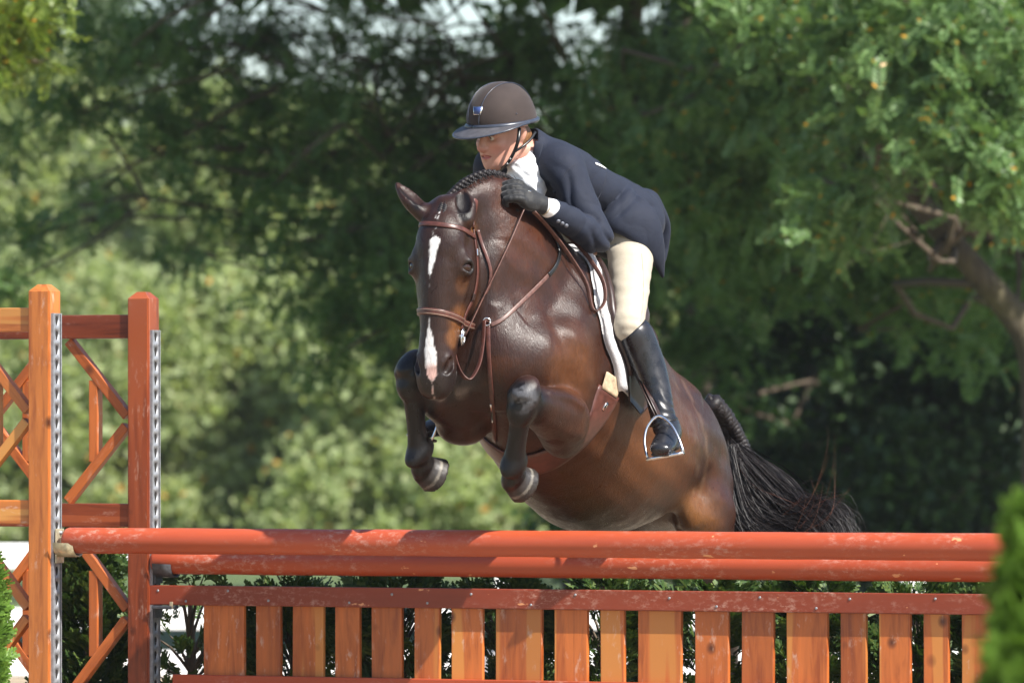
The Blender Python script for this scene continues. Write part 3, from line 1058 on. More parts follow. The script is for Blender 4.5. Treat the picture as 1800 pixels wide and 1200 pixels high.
# -- shaded trees deeper in the wood on the right
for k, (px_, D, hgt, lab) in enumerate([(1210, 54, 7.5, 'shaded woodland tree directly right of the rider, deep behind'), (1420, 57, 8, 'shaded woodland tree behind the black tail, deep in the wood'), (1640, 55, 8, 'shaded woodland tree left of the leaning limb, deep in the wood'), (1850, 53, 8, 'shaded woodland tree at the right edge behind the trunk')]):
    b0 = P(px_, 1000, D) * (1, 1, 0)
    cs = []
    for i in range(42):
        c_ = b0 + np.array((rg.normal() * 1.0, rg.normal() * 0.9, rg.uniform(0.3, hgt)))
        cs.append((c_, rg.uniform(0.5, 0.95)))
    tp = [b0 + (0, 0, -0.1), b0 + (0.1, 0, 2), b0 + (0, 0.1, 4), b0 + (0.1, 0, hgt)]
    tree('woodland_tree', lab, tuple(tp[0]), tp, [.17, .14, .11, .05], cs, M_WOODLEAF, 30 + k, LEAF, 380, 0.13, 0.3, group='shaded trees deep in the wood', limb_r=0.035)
# two unseen trees added outside the frame to the right to throw shade
for k, (x, y, z) in enumerate([(9.5, 27.0, 7.5), (9.0, 33.0, 8.0)]):
    b0 = np.array((x, y, 0.0))
    cs = [(np.array((x, y, z)) + rg.normal(size=3) * (1.7, 1.5, 1.5), rg.uniform(0.9, 1.3)) for i in range(26)]
    tp = [b0 + (0, 0, -0.1), b0 + (0.1, 0, 3), b0 + (0, 0.1, 6), b0 + (0.1, 0, z + 1)]
    tree('woodland_tree', ('unseen woodland tree added for shade beyond the right edge of the picture' if k == 0 else 'unseen woodland tree added for shade farther back beyond the right edge'), tuple(tp[0]), tp, [.22, .18, .14, .05], cs, M_WOODLEAF, 40 + k, LEAF, 200, 0.20, 0.3, group='shaded trees deep in the wood', limb_r=0.04)

# -- sunlit pale trees far behind on the left
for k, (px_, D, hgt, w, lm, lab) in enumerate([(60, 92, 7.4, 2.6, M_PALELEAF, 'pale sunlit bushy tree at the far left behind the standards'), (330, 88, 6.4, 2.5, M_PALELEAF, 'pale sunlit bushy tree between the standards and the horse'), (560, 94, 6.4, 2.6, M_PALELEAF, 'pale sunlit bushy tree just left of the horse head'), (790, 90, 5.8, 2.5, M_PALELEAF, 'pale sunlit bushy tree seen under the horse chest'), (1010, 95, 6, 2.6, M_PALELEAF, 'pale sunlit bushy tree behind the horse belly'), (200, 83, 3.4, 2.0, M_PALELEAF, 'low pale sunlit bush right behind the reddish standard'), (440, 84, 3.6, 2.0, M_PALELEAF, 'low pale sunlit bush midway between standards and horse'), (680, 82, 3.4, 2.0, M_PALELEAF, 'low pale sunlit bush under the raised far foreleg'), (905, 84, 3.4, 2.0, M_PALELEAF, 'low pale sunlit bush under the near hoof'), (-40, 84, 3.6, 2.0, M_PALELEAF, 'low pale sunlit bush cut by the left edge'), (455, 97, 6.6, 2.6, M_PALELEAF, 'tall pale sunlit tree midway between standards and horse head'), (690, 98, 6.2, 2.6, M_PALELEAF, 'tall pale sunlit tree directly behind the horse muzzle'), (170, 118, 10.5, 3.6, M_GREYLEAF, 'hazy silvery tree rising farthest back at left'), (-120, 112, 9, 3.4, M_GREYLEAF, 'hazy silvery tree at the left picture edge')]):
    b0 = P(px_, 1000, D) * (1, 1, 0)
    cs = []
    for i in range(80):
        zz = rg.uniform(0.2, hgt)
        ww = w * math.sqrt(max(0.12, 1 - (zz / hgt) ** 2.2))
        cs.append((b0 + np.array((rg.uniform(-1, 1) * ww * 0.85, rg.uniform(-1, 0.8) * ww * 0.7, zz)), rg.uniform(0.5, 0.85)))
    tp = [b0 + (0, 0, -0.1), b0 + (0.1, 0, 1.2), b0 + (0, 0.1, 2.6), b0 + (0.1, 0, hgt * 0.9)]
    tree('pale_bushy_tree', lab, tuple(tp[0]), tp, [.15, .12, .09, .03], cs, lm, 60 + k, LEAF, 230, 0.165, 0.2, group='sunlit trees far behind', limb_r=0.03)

# -- far wood that reads as one mass
def far_wood(D, h, px0, px1, seed, name):
    r_ = np.random.default_rng(seed)
    n = 52000
    x0, x1 = (px0 - 900) / FPX * D, (px1 - 900) / FPX * D
    X = r_.uniform(x0, x1, n)
    top = h * (0.78 + 0.4 * vnoise(np.stack([X, X * 0, X * 0], -1), 0.35, seed))
    Z = r_.uniform(0, 1, n) * top
    Y = (D - CAMD) + r_.uniform(0, 6, n)
    V, F = scatter(LEAF, np.stack([X, Y, Z], -1), rot_frames(r_, n, 0.2), r_.uniform(0.6, 1.2, n))
    o = mesh_np(name, V, F, M_GREYLEAF)
    return tag(o, 'far pale wood closing the view behind the trees', 'wood', kind='stuff')
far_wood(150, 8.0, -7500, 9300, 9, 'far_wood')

# -- top-left overhanging branch, near and sunlit
b0 = np.array((-6.6, 12.0, 0.0))
cs = [cl(20, 30, 34, .25), cl(60, 60, 34.2, .20), cl(20, 100, 34.1, .18), cl(-40, 20, 34, .4), cl(75, 110, 34.2, .10), cl(-60, 90, 34, .4), cl(50, -10, 34, .3)]
for i in range(14):
    cs.append((b0 + (rg.uniform(-1.6, 1.6), rg.uniform(-1.2, 1.2), rg.uniform(4.2, 6.5)), rg.uniform(0.86, 1.0)))
M_SUNLEAF = leaf_mat('yellowing_green_leaves', [(0.09, 0.15, 0.022), (0.14, 0.20, 0.03), (0.19, 0.24, 0.04)], 0.4, 0.45, (0.65, 0.30, 0.03))
tree('yellowing_tree', 'yellow-green sunlit branch tips hanging in at the top left corner', tuple(b0), [b0, b0 + (0.1, 0, 2), b0 + (0.2, 0, 4), b0 + (0.2, 0, 6)], [.16, .13, .10, .05], cs, M_SUNLEAF, 71, SPRAY, 420, 0.15, 1.0, limb_r=0.03, up=(0, 0, 1))

# ------------------------------------------------------------------ evergreen shrubs
def evergreen(label, base, h, w, n, leafm, seed, group=None, size=0.10, conical=True, cat='shrub', name='evergreen_shrub', stems=7, droop=-0.5):
    r_ = np.random.default_rng(seed)
    root = empty(name, base)
    tag(root, label, cat, group)
    g = Geo()
    g.tube([(0, 0, -0.02), (0.01, 0, h * 0.4), (0, 0.01, h * 0.9)], [0.022, 0.016, 0.005], 7, sm=3)
    pos, fr = [], []
    for i in range(n):
        u = r_.uniform(0.05, 1.0) if conical else r_.uniform(0.1, 1.0)
        prof = (1 - u) ** 0.65 * (0.75 + 0.25 * min(1, u * 6)) if conical else math.sqrt(max(0.05, 1 - (2 * u - 1) ** 2)) * 0.9 + 0.1
        a = r_.uniform(0, 2 * PI)
        rr = w * prof * (r_.uniform(0.25, 1.0) ** 0.5) * (0.85 + 0.3 * math.sin(a * 3 + seed + u * 7))
        p = np.array((rr * math.cos(a), rr * math.sin(a), u * h))
        out = nrm((math.cos(a), math.sin(a), 0.55 - droop * 0.8 * u + r_.normal() * 0.25))
        sd = nrm(np.cross(out, r_.normal(size=3)))
        pos.append(p); fr.append(np.stack([out, sd, np.cross(out, sd)]))
    for i in range(stems * 5):
        p = pos[r_.integers(0, n)]
        g.tube([(0, 0, p[2] * 0.55), p * (0.5, 0.5, 0.85), p], [0.007, 0.005, 0.002], 5, sm=2)
    g.build('stem', M_TWIG, root)
    V, F = scatter(FAN, np.array(pos), np.array(fr), size * r_.uniform(0.6, 1.3, n))
    mesh_np('foliage', V, F, leafm, root)
    return root

# row behind the gate, standing in a weathered planter
px_s = [335, 520, 700, 880, 1065, 1250, 1430, 1610, 1780]
labs = ['thin dark evergreen behind the left end of the gate', 'dark evergreen behind the second and third slats', 'dark evergreen behind the slats left of the hooves', 'dark evergreen behind the slats below the hooves', 'evergreen with pale tips below the horse belly',
        'evergreen with pale tips below the horse hind leg', 'evergreen behind the slats below the tail', 'evergreen behind the slats left of the right-hand shrub', 'evergreen behind the gate hidden by the right-hand shrub']
SB = SPREAD + 0.34
for i, (p_, lb) in enumerate(zip(px_s, labs)):
    t_ = fence_t(p_, SB)
    evergreen(lb, fence_w(t_, SB + rg.uniform(-0.04, 0.04), 0.36), 0.50 + rg.uniform(-0.03, 0.05), 0.20, 300 if i else 120, M_CEDARLEAF, 80 + i, 'evergreens behind the gate', 0.10, False, droop=-0.2)
pl = empty('planter_box', fence_w(0, SB, 0), -TH)
tag(pl, 'long weathered grey planter box behind the gate holding evergreens', 'planter')
x0, x1 = fence_t(290, SB), fence_t(1880, SB)
for zz in (0.10, 0.29):
    for yy in (-0.13, 0.13):
        b = box('plank', ((x0 + x1) / 2, yy, zz), (0.18, 0.024, x1 - x0), M_GREYWOOD, pl, 0.004)
        b.rotation_euler = (0, PI / 2, 0)
for xx in (x0 + 0.012, x1 - 0.012):
    for zz in (0.10, 0.29):
        box('end_plank', (xx, 0, zz), (0.024, 0.232, 0.18), M_GREYWOOD, pl, 0.004)
g = box('soil', ((x0 + x1) / 2, 0, 0.33), (x1 - x0 - 0.06, 0.23, 0.05), simple('dark_soil', (0.05, 0.035, 0.025), 0.95, 0, 0.4, 60, 0.6, 0.01), pl, 0.01)

evergreen('dark conical evergreen standing behind the standards at left', fence_w(fence_t(160, SPREAD + 0.35), SPREAD + 0.35, 0.0), 1.05, 0.20, 900, M_CEDARLEAF, 101, None, 0.10)
evergreen('bright arborvitae cut by the left picture edge', tuple(P(-52, 1000, 22.0) * (1, 1, 0)), 1.02, 0.19, 1100, M_LIMELEAF, 102, None, 0.085, cat='shrub', name='arborvitae')
evergreen('blurred bright arborvitae in the right foreground', tuple(P(1852, 1000, 11.4) * (1, 1, 0)), 1.235, 0.26, 1700, M_LIMELEAF, 103, None, 0.085, cat='shrub', name='arborvitae')
# ------------------------------------------------------------------ the horse
YAW = R(32.0)
LAT = np.array((math.cos(YAW), -math.sin(YAW), 0.0))          # the horse's left, towards the right of the picture
FWD = np.array((-math.sin(YAW), -math.cos(YAW), 0.0))
def up_at(p):
    p = R(p)
    return np.array((math.sin(YAW) * math.sin(p), math.cos(YAW) * math.sin(p), math.cos(p)))

# head frame
HS = nrm((0.955, -0.275, -0.028))                              # towards its left eye
HA = np.array((-0.062, -0.13, -0.985)); HA = nrm(HA - HS * np.dot(HA, HS))   # poll -> muzzle
HN = nrm(np.cross(HA, HS))                                     # out of the face
if HN[1] > 0: HN = -HN
HO = P(778, 370, 21.93)                                        # poll, on the face line
def H(a, s, n):
    return HO + HA * a * .955 + HS * s + HN * n
HAX = np.stack([HS, HN, HA])

def build_horse_field():
    G = Grid(axis_range(-0.55, 1.15, 0.008, (-0.46, 0.24, 0.0058)),
             axis_range(-0.62, 2.55, 0.010, (-0.50, 0.42, 0.0075)),
             axis_range(-0.02, 2.40, 0.009, (1.22, 2.26, 0.0058)))
    # ---- trunk: stations (photo centre, distance, half height, half width, tilt)
    st = [(893, 640, 22.14, .175, .145, 18), (925, 636, 22.34, .28, .21, 20), (970, 664, 22.55, .355, .295, 22), (1008, 718, 22.75, .365, .315, 25), (1047, 768, 22.93, .355, .32, 28),
          (1088, 786, 23.10, .292, .30, 30), (1122, 782, 23.27, .245, .275, 31), (1150, 808, 23.43, .25, .255, 32), (1178, 848, 23.60, .215, .20, 34)]
    A = np.array([list(P(a, b, d)) + [w, h] + list(LAT) for a, b, d, h, w, t_ in st])
    B = catmull(A, 3)
    tl = catmull(np.array([[s_[5]] for s_ in st]), 3)[:, 0]
    for i in range(len(B) - 1):
        G.seg(B[i, :3], B[i + 1, :3], LAT, LAT, (B[i, 3], B[i + 1, 3]), (B[i, 4], B[i + 1, 4]), 0.02)
    # withers and back ridge
    G.tube([(P(978, 500, 22.45), .075, .10), (P(1004, 512, 22.58), .11, .105), (P(1040, 570, 22.77), .14, .11), (P(1078, 622, 22.96), .15, .11), (P(1112, 666, 23.12), .15, .11), (P(1148, 705, 23.30), .14, .11)], LAT, 0.10, 3)
    # croup muscles
    for s in (-1, 1):
        G.ell(P(1148, 765, 23.40) + LAT * .105 * s, (.13, .24, .155), np.stack([LAT, nrm(FWD * .86 + np.array((0, 0, .5))), up_at(30)]), 0.08)
    # ---- neck
    ns = nrm(LAT * .85 + HS * .15)
    neck = [(P(962, 578, 22.42), .165, .270), (P(934, 512, 22.32), .135, .250), (P(906, 455, 22.23), .112, .222), (P(872, 412, 22.16), .095, .188), (P(836, 405, 22.12), .082, .150), (P(806, 410, 22.10), .072, .118)]
    G.tube(neck, ns, 0.09, 4)
    # crest thickening
    G.tube([(P(980, 478, 22.47), .05, .06), (P(945, 418, 22.36), .045, .07), (P(908, 361, 22.24), .042, .062), (P(865, 337, 22.14), .038, .055), (P(825, 349, 22.06), .034, .045), (P(797, 365, 22.00), .034, .035)], ns, 0.05, 4)
    # windpipe line of the throat down to the chest
    G.tube([(P(842, 470, 22.12), .060, .085), (P(856, 530, 22.12), .085, .105), (P(872, 590, 22.13), .11, .125), (P(885, 640, 22.15), .13, .13)], ns, 0.10, 3)
    # ---- breast and shoulders
    for s, q in ((1, 1.0), (-1, 0.85)):
        c = P(905, 632, 22.17) + LAT * .105 * s
        G.ell(c, (.085, .09, .12), np.stack([LAT, FWD, np.array((0, 0, 1.0))]), 0.05)
    # near (left) shoulder blade, point of shoulder, upper arm
    up = np.array((0, 0, 1.0))
    G.tube([(P(1000, 500, 22.42), .07, .09), (P(1005, 560, 22.34), .085, .115), (P(990, 612, 22.22), .085, .105)], nrm(LAT), 0.06, 3)
    G.tube([(P(985, 610, 22.22), .085, .09), (P(996, 680, 22.25), .088, .105), (P(992, 745, 22.31), .075, .090)], nrm(LAT), 0.05, 3)
    # far (right) shoulder
    G.tube([(P(835, 600, 22.12), .08, .09), (P(815, 660, 22.12), .085, .10), (P(818, 715, 22.20), .075, .09)], nrm(LAT), 0.06, 3)

    for pts, r0, kk in (([P(1012, 520, 22.19), P(1024, 570, 22.14), P(1030, 620, 22.14)], .006, .030),
                        ([P(893, 640, 21.90), P(895, 690, 21.92), P(893, 735, 21.96)], .012, .03)):
        out = []
        for p in pts: out.append((p, r0, r0))
        G.tube(out, nrm(LAT), kk, 3, True)
    # ---- forelegs
    def foreleg(el, mid, kn, ft, pa, hf, toe, sole, s, fat=1.0):
        """elbow, mid forearm, knee, fetlock, pastern end, hoof centre, toe dir, sole dir"""
        G.tube([(el, .088 * fat, .098 * fat), (el * .45 + mid * .55, .085 * fat, .086 * fat), (mid * .5 + kn * .5, .066 * fat, .066 * fat), (kn * .88 + mid * .12, .050, .050)], nrm(LAT), 0.028, 4)
        # point of elbow
        # knee: boxy, two bones
        d = nrm(ft - kn)
        fw = nrm(kn - el)
        sd = nrm(np.cross(d, fw))
        G.ell(kn - fw * .006, (.052, .040, .058), np.stack([sd, fw, d]), 0.016)
        for q in (-1, 1):
            G.ell(kn + sd * .036 * q - d * .018 - fw * .004, (.024, .030, .028), np.stack([sd, fw, d]), 0.012)
            G.ell(kn + sd * .030 * q + d * .026 - fw * .004, (.020, .028, .024), np.stack([sd, fw, d]), 0.012)
        G.ell(kn + fw * .022 - d * .022, (.034, .018, .016), np.stack([sd, fw, d]), 0.010)
        G.ell(kn + fw * .018 + d * .020, (.030, .018, .014), np.stack([sd, fw, d]), 0.010)
        G.ell(kn + fw * .040 + d * .001, (.040, .012, .006), np.stack([sd, fw, d]), 0.012, True)
        G.ell(kn + d * .048, (.044, .036, .036), np.stack([sd, fw, d]), 0.018)
        G.ell(kn - d * .048 - fw * .012, (.048, .038, .040), np.stack([sd, fw, d]), 0.020)
        # cannon and tendons
        G.tube([(kn + d * .03, .045, .038), (kn * .62 + ft * .38, .034, .034), (kn * .3 + ft * .7, .032, .033), (ft, .040, .040)], sd, 0.02, 3)
        G.tube([(kn + d * .05 - fw * .022, .018, .018), (kn * .5 + ft * .5 - fw * .020, .015, .016), (ft - fw * .012, .020, .022)], sd, 0.012, 3)
        G.ell(ft, (.043, .045, .045), np.stack([sd, fw, d]), 0.015)
        G.tube([(ft, .032, .034), (ft * .4 + pa * .6, .028, .030), (pa, .034, .036)], sd, 0.02, 3)
        # hoof: truncated cone from the coronet to the sole
        ax = nrm(sole)
        tp = pa
        bt = hf
        G.ell(tp, (.047, .048, .040), np.stack([sd, np.cross(ax, sd), ax]), 0.012)
        G.disc(bt - ax * .058, bt + ax * .014, sd, (.046, .049), (.062, .067), 0.010)
        G.disc(bt + ax * .012, bt + ax * .021, sd, (.064, .069), (.064, .069), 0.001, 0.003)
    el, mid, kn = P(990, 740, 22.14), P(966, 722, 21.99), P(919, 703, 21.78)
    foreleg(el, mid, kn, P(903, 815, 21.88), P(902, 836, 21.93), P(917, 850, 21.97), None, np.array((.62, .60, -.45)), 1, 1.08)
    G.ell(P(992, 774, 22.20), (.065, .08, .062), np.stack([LAT, FWD, up]), 0.04)     # point of the elbow
    el, mid, kn = P(828, 726, 22.30), P(782, 714, 22.16), P(722, 658, 22.02)
    foreleg(el, mid, kn, P(737, 795, 22.10), P(742, 818, 22.15), P(761, 834, 22.19), None, np.array((.70, .45, -.42)), -1)
    G.ell(P(806, 752, 22.28), (.075, .085, .06), np.stack([LAT, FWD, up]), 0.04)

    G.tube([(P(1005, 715, 22.06), .022, .05), (P(985, 700, 21.98), .022, .045), (P(955, 692, 21.86), .015, .03)], up, 0.02, 3)      # extensor muscle
    G.tube([(P(1005, 765, 22.10), .02, .04), (P(980, 752, 22.00), .02, .035), (P(948, 735, 21.86), .014, .022)], up, 0.02, 3)       # flexor muscle
    for i in range(4):                                                                                                          # folds of the throat
        q0, q1, q2 = P(856 + 3 * i, 532 + 10 * i, 22.03), P(870 + 3 * i, 541 + 10 * i, 22.02), P(888 + 2 * i, 539 + 11 * i, 22.05)
        G.tube([(q0, .003, .003), (q1, .004, .004), (q2, .002, .002)], up, 0.016, 3)
    # ---- hind legs: pushing off, hooves just at the ground behind the jump
    for s, th, stf, hk, ft, hf in ((1, P(1222, 850, 23.45), P(1238, 905, 23.33), P(1276, 1118, 23.72), P(1296, 1290, 23.95), P(1300, 1372, 23.88)),
                                   (-1, P(1090, 850, 23.62), P(1085, 905, 23.46), P(1076, 1118, 23.80), P(1092, 1288, 24.0), P(1092, 1368, 23.95))):
        g_ = stf * .45 + hk * .55
        G.tube([(th, .135, .17), (stf, .105, .145), (stf * .7 + hk * .3, .082, .105), (g_, .062, .076), (hk * .9 + stf * .1, .044, .058)], nrm(LAT), 0.06, 4)
        G.ell(hk, (.046, .062, .062), np.stack([LAT, FWD, up]), 0.03)
        G.ell(hk - FWD * .045 + up * .035, (.026, .03, .06), np.stack([LAT, FWD, up]), 0.02)
        G.tube([(hk, .042, .050), (hk * .55 + ft * .45, .030, .036), (ft, .036, .040)], nrm(LAT), 0.02, 3)
        G.ell(ft, (.040, .044, .042), None, 0.015)
        pa = ft * .45 + hf * .55
        G.tube([(ft, .034, .036), (pa, .033, .036)], nrm(LAT), 0.015, 2)
        hb = hf.copy(); hb[2] = 0.055
        hb[2] = 0.02
        G.disc(pa - up * .02, hb, LAT, (.042, .044), (.060, .066), 0.01)
    # stifle fold
    G.tube([(P(1168, 850, 23.05), .02, .04), (P(1192, 872, 23.12), .025, .04), (P(1214, 905, 23.2), .045, .06)], nrm(LAT), 0.05, 3)
    # dock
    G.tube([(P(1222, 735, 23.72), .055, .06), (P(1240, 722, 23.80), .03, .03), (P(1252, 728, 23.85), .02, .02)], nrm(LAT), 0.04, 3)

    # ---- head
    G.push()
    sec = [(-.005, .062, .000, -.150), (.06, .080, .020, -.175), (.13, .094, .036, -.200), (.20, .096, .042, -.235), (.28, .086, .040, -.240), (.36, .074, .032, -.205), (.44, .062, .024, -.160), (.52, .062, .018, -.132), (.58, .068, .012, -.130), (.625, .061, -.002, -.116), (.652, .044, -.020, -.095)]
    G.tube([(H(a, 0, (f + b) / 2), w, (f - b) / 2) for a, w, f, b in sec], HS, 0.05, 3, e=2.4)
    # brow, nasal bridge
    G.ell(H(.115, 0, .006), (.080, .050, .10), HAX, 0.04)
    G.tube([(H(.22, 0, .012), .046, .038), (H(.34, 0, .008), .036, .030), (H(.46, 0, -.004), .030, .026), (H(.55, 0, -.012), .028, .024)], HS, 0.03, 3)
    for s in (-1, 1):
        E = nrm(HS * s * .84 + HN * .54); Tn = nrm(np.cross(HA, E)); ec = H(.206, .076 * s, -.026)
        G.ell(ec, (.040, .044, .044), np.stack([E, Tn, HA]), 0.028)                    # eye socket
        G.ell(H(.170, .080 * s, -.008), (.020, .026, .034), HAX, 0.024)                # brow bone above the eye
        G.ell(H(.125, .102 * s, -.030), (.016, .024, .030), HAX, 0.022, True)          # hollow above the eye
        G.ell(H(.235, .070 * s, -.165), (.034, .090, .120), HAX, 0.030)                # masseter
        G.tube([(H(.25, .078 * s, -.055), .014, .014), (H(.33, .064 * s, -.052), .011, .011), (H(.39, .052 * s, -.050), .008, .008)], HN, 0.022, 3)   # facial crest
        G.ell(ec + E * .039, (.025, .032, .0235), np.stack([E, Tn, HA]), 0.004, True)   # eye opening
        G.tube([(ec + E * .026 - Tn * .031, .005, .005), (ec + E * .038 - HA * .0225, .0070, .0055), (ec + E * .026 + Tn * .031, .005, .005)], HA, 0.006, 4)
        G.tube([(ec + E * .026 - Tn * .031 + HA * .003, .0045, .004), (ec + E * .035 + HA * .0245, .006, .0045), (ec + E * .026 + Tn * .031 + HA * .003, .0045, .004)], HA, 0.006, 4)
        # nostril: flared rim and hollow
        G.ell(H(.568, .042 * s, -.028), (.022, .030, .040), HAX, 0.018)
        G.tube([(H(.540, .046 * s, -.012), .009, .009), (H(.560, .060 * s, -.018), .009, .010), (H(.588, .058 * s, -.030), .008, .009), (H(.602, .043 * s, -.024), .008, .008)], HN, 0.012, 3)
        G.tube([(H(.545, .062 * s, -.020), .006, .010), (H(.566, .062 * s, -.014), .010, .014), (H(.586, .054 * s, -.010), .011, .014), (H(.598, .044 * s, -.014), .006, .009)], HS, 0.006, 3, True)
        # ear root
        ear_b = H(.012, .062 * s, -.055)
        G.ell(ear_b, (.032, .034, .040), HAX, 0.03)
    # lips and chin, mouth line
    G.ell(H(.618, 0, -.040), (.044, .040, .036), HAX, 0.02)
    G.ell(H(.612, 0, -.098), (.034, .036, .030), HAX, 0.02)
    for s in (-1, 1):
        G.tube([(H(.520, .056 * s, -.082), .012, .005), (H(.570, .056 * s, -.080), .014, .006), (H(.630, .036 * s, -.072), .014, .006)], HS, 0.005, 3, True)
    G.seg(H(.632, -.03, -.076), H(.632, .03, -.076), HN, HN, (.006, .006), (.016, .016), 0.005, True)
    # ---- ears: hollow shells
    def ear(base, tip, opening, w):
        ax_ = nrm(tip - base)
        o_ = nrm(opening - ax_ * np.dot(opening, ax_))
        sd = np.cross(ax_, o_)
        L = np.linalg.norm(tip - base)
        q = lambda u, v=0: base + ax_ * L * u + o_ * v
        G.tube([(q(-.05), .026, .026), (q(.22), .034 * w, .026), (q(.45), .038 * w, .022), (q(.70), .029 * w, .016), (q(.90), .014 * w, .009), (q(1.0), .004, .004)], sd, 0.02, 4)
        G.tube([(q(.20, .026), .016 * w, .014), (q(.45, .023), .026 * w, .016), (q(.70, .017), .019 * w, .012), (q(.90, .010), .006 * w, .006)], sd, 0.004, 4, True)
    ear(P(741, 374, 21.97), P(697, 323, 22.02), np.array((.35, -.35, .2)), 0.95)
    ear(P(819, 386, 21.93), P(812, 335, 22.00), np.array((-.10, -1.0, .1)), 1.05)
    G.pop(0.016)
    # join at the poll
    G.ell(P(792, 378, 22.02), (.055, .06, .045), HAX, 0.05)
    return G

GH = build_horse_field()
# wrinkles and muscle relief
def relief(X, Y, Z):
    x = 0.0025 * np.sin(26 * X + 9 * Z + 2.0 * np.sin(7 * Y)) * np.sin(19 * Z - 6 * Y + 1.0) + 0.0016 * np.sin(55 * Z + 31 * X + 8 * Y)
    return x.astype(np.float32)
GH.disp((-0.3, 0.05, 0.9), (1.1, 2.2, 2.1), relief)
HV, HQ = GH.mesh()
del GH
HV = relax(HV, HQ, 4)

# --- coat colour, from where on the animal a point lies
def ss(x, a, b):
    t_ = np.clip((x - a) / (b - a), 0, 1)
    return t_ * t_ * (3 - 2 * t_)
def mixc(c, col, m):
    return c * (1 - m[:, None]) + np.asarray(col)[None] * m[:, None]
def capsule_d(V, a, b):
    ab = b - a
    t_ = np.clip(((V - a) @ ab) / (ab @ ab), 0, 1)
    return np.linalg.norm(V - a - t_[:, None] * ab, axis=1)
def coat_colours(V):
    n1 = vnoise(V, 6, 1); n2 = vnoise(V, 26, 2); n3 = vnoise(V, 90, 3)
    C = np.tile(np.array((0.030, 0.0098, 0.0052)), (len(V), 1))
    C = mixc(C, (0.075, 0.022, 0.0075), ss(n1 * .65 + n2 * .35, .40, .75) * .55)
    hl = (V - HO)
    a, s, n = (hl @ HA) / .955, hl @ HS, hl @ HN
    hd = ss(-np.abs(a - .3), -.42, -.36) * ss(-capsule_d(V, H(0.05, 0, -.09), H(.62, 0, -.06)), -.20, -.16)
    # warm barrel, flank and buttock
    fl = ss(-np.linalg.norm((V - P(1060, 790, 22.8)) / (.45, .55, .30), axis=1), -1.1, -.3)
    C = mixc(C, (0.15, 0.050, 0.0135), fl * .85)
    fl = ss(-np.linalg.norm((V - P(1205, 905, 23.2)) / (.16, .35, .14), axis=1), -1.1, -.3)
    C = mixc(C, (0.18, 0.070, 0.019), fl * .8)
    el = ss(-np.linalg.norm((V - P(1000, 640, 22.2)) / (.14, .3, .16), axis=1), -1.1, -.3)
    C = mixc(C, (0.125, 0.045, 0.016), el * .7)
    # head: dark, tan cheek, muzzle and eye surroundings
    C = mixc(C, (0.022, 0.0095, 0.0065), hd * .75)
    for (aa, s0, nn, r_, col, w_) in [(.40, .055, -.06, .085, (0.20, .075, .022), .85), (.40, -.055, -.06, .085, (0.20, .075, .022), .85), (.47, .05, -.03, .05, (.24, .095, .03), .7), (.27, .09, -.02, .05, (.12, .045, .016), .6), (.30, .06, -.17, .07, (.10, .036, .013), .6), (.05, .09, -.10, .05, (.22, .085, .02), .8)]:
        d = np.linalg.norm(V - H(aa, s0, nn), axis=1)
        C = mixc(C, col, ss(-d, -r_, -r_ * .35) * w_ * (.7 + .3 * n2))
    for s0 in (-1, 1):
        d = np.linalg.norm(V - H(.206, .105 * s0, -.015), axis=1)
        C = mixc(C, (0.012, 0.009, 0.008), ss(-d, -.036, -.026) * .9)
    # dark muzzle end
    C = mixc(C, (0.020, 0.015, 0.014), hd * ss(a + .03 * (n2 - .5), .555, .60) * .85)
    C = mixc(C, (0.16, 0.115, 0.09), hd * ss(a, .60, .64) * ss(-n, .05, .09) * ss(n2, .4, .6) * .6)
    # black points: crest, poll and legs
    for pts, r0 in (([P(919, 703, 21.78), P(903, 815, 21.88), P(917, 850, 21.97)], .085), ([P(722, 658, 22.02), P(737, 795, 22.10), P(761, 834, 22.19)], .085), ([P(940, 712, 21.87), P(919, 703, 21.78)], .075)):
        for q0, q1 in zip(pts[:-1], pts[1:]):
            d = capsule_d(V, q0, q1)
            C = mixc(C, (0.0042, 0.0038, 0.0042), ss(-d, -r0, -r0 * .72) * .95)
    lowz = ss(-V[:, 2], -.80, -.55) * ss(V[:, 1], .6, .9)
    C = mixc(C, (0.010, 0.009, 0.0095), lowz * .95)
    # grey rub marks on the front of the near knee
    kd = np.linalg.norm(V - P(919, 700, 21.72), axis=1)
    C = mixc(C, (0.11, 0.11, 0.12), ss(-kd, -.075, -.03) * ss(n2 * .6 + n3 * .4, .44, .60) * .8)
    # hooves: grey horn with a pale shoe rim
    for ct, so in ((P(911, 846, 21.95), np.array((.62, .60, -.45))), (P(755, 829, 22.17), np.array((.70, .45, -.42)))):
        q = (V - ct) @ nrm(so)
        d = np.linalg.norm(V - ct, axis=1)
        C = mixc(C, (0.040, 0.036, 0.035), ss(-d, -.085, -.075) * ss(q, -.020, -.012))
        C = mixc(C, (0.21, 0.19, 0.16), ss(-d, -.12, -.11) * ss(q, .007, .011) * (.5 + .5 * n3))
        C = mixc(C, (0.035, 0.030, 0.027), ss(-d, -.12, -.11) * ss(q, .0185, .0200))
    for q0, q1, r0 in ((P(817, 377, 21.905), P(813, 346, 21.965), .024), (P(735, 365, 21.955), P(708, 334, 21.99), .016)):
        d = capsule_d(V, q0, q1)
        C = mixc(C, (0.006, 0.0045, 0.004), ss(-d, -r0 - .006, -r0 + .004) * .92)
    # blaze: star, thin strip missing, snip on the nose; ragged hair edge
    rag = (n3 - .5) * .008 + (n2 - .5) * .006
    fr = ss(n, -.035, -.022) * hd
    star_w = np.interp(a, [.105, .118, .14, .17, .21, .245, .27], [0, .020, .021, .017, .011, .006, 0])
    star_c = np.interp(a, [.10, .26], [-.002, -.014])
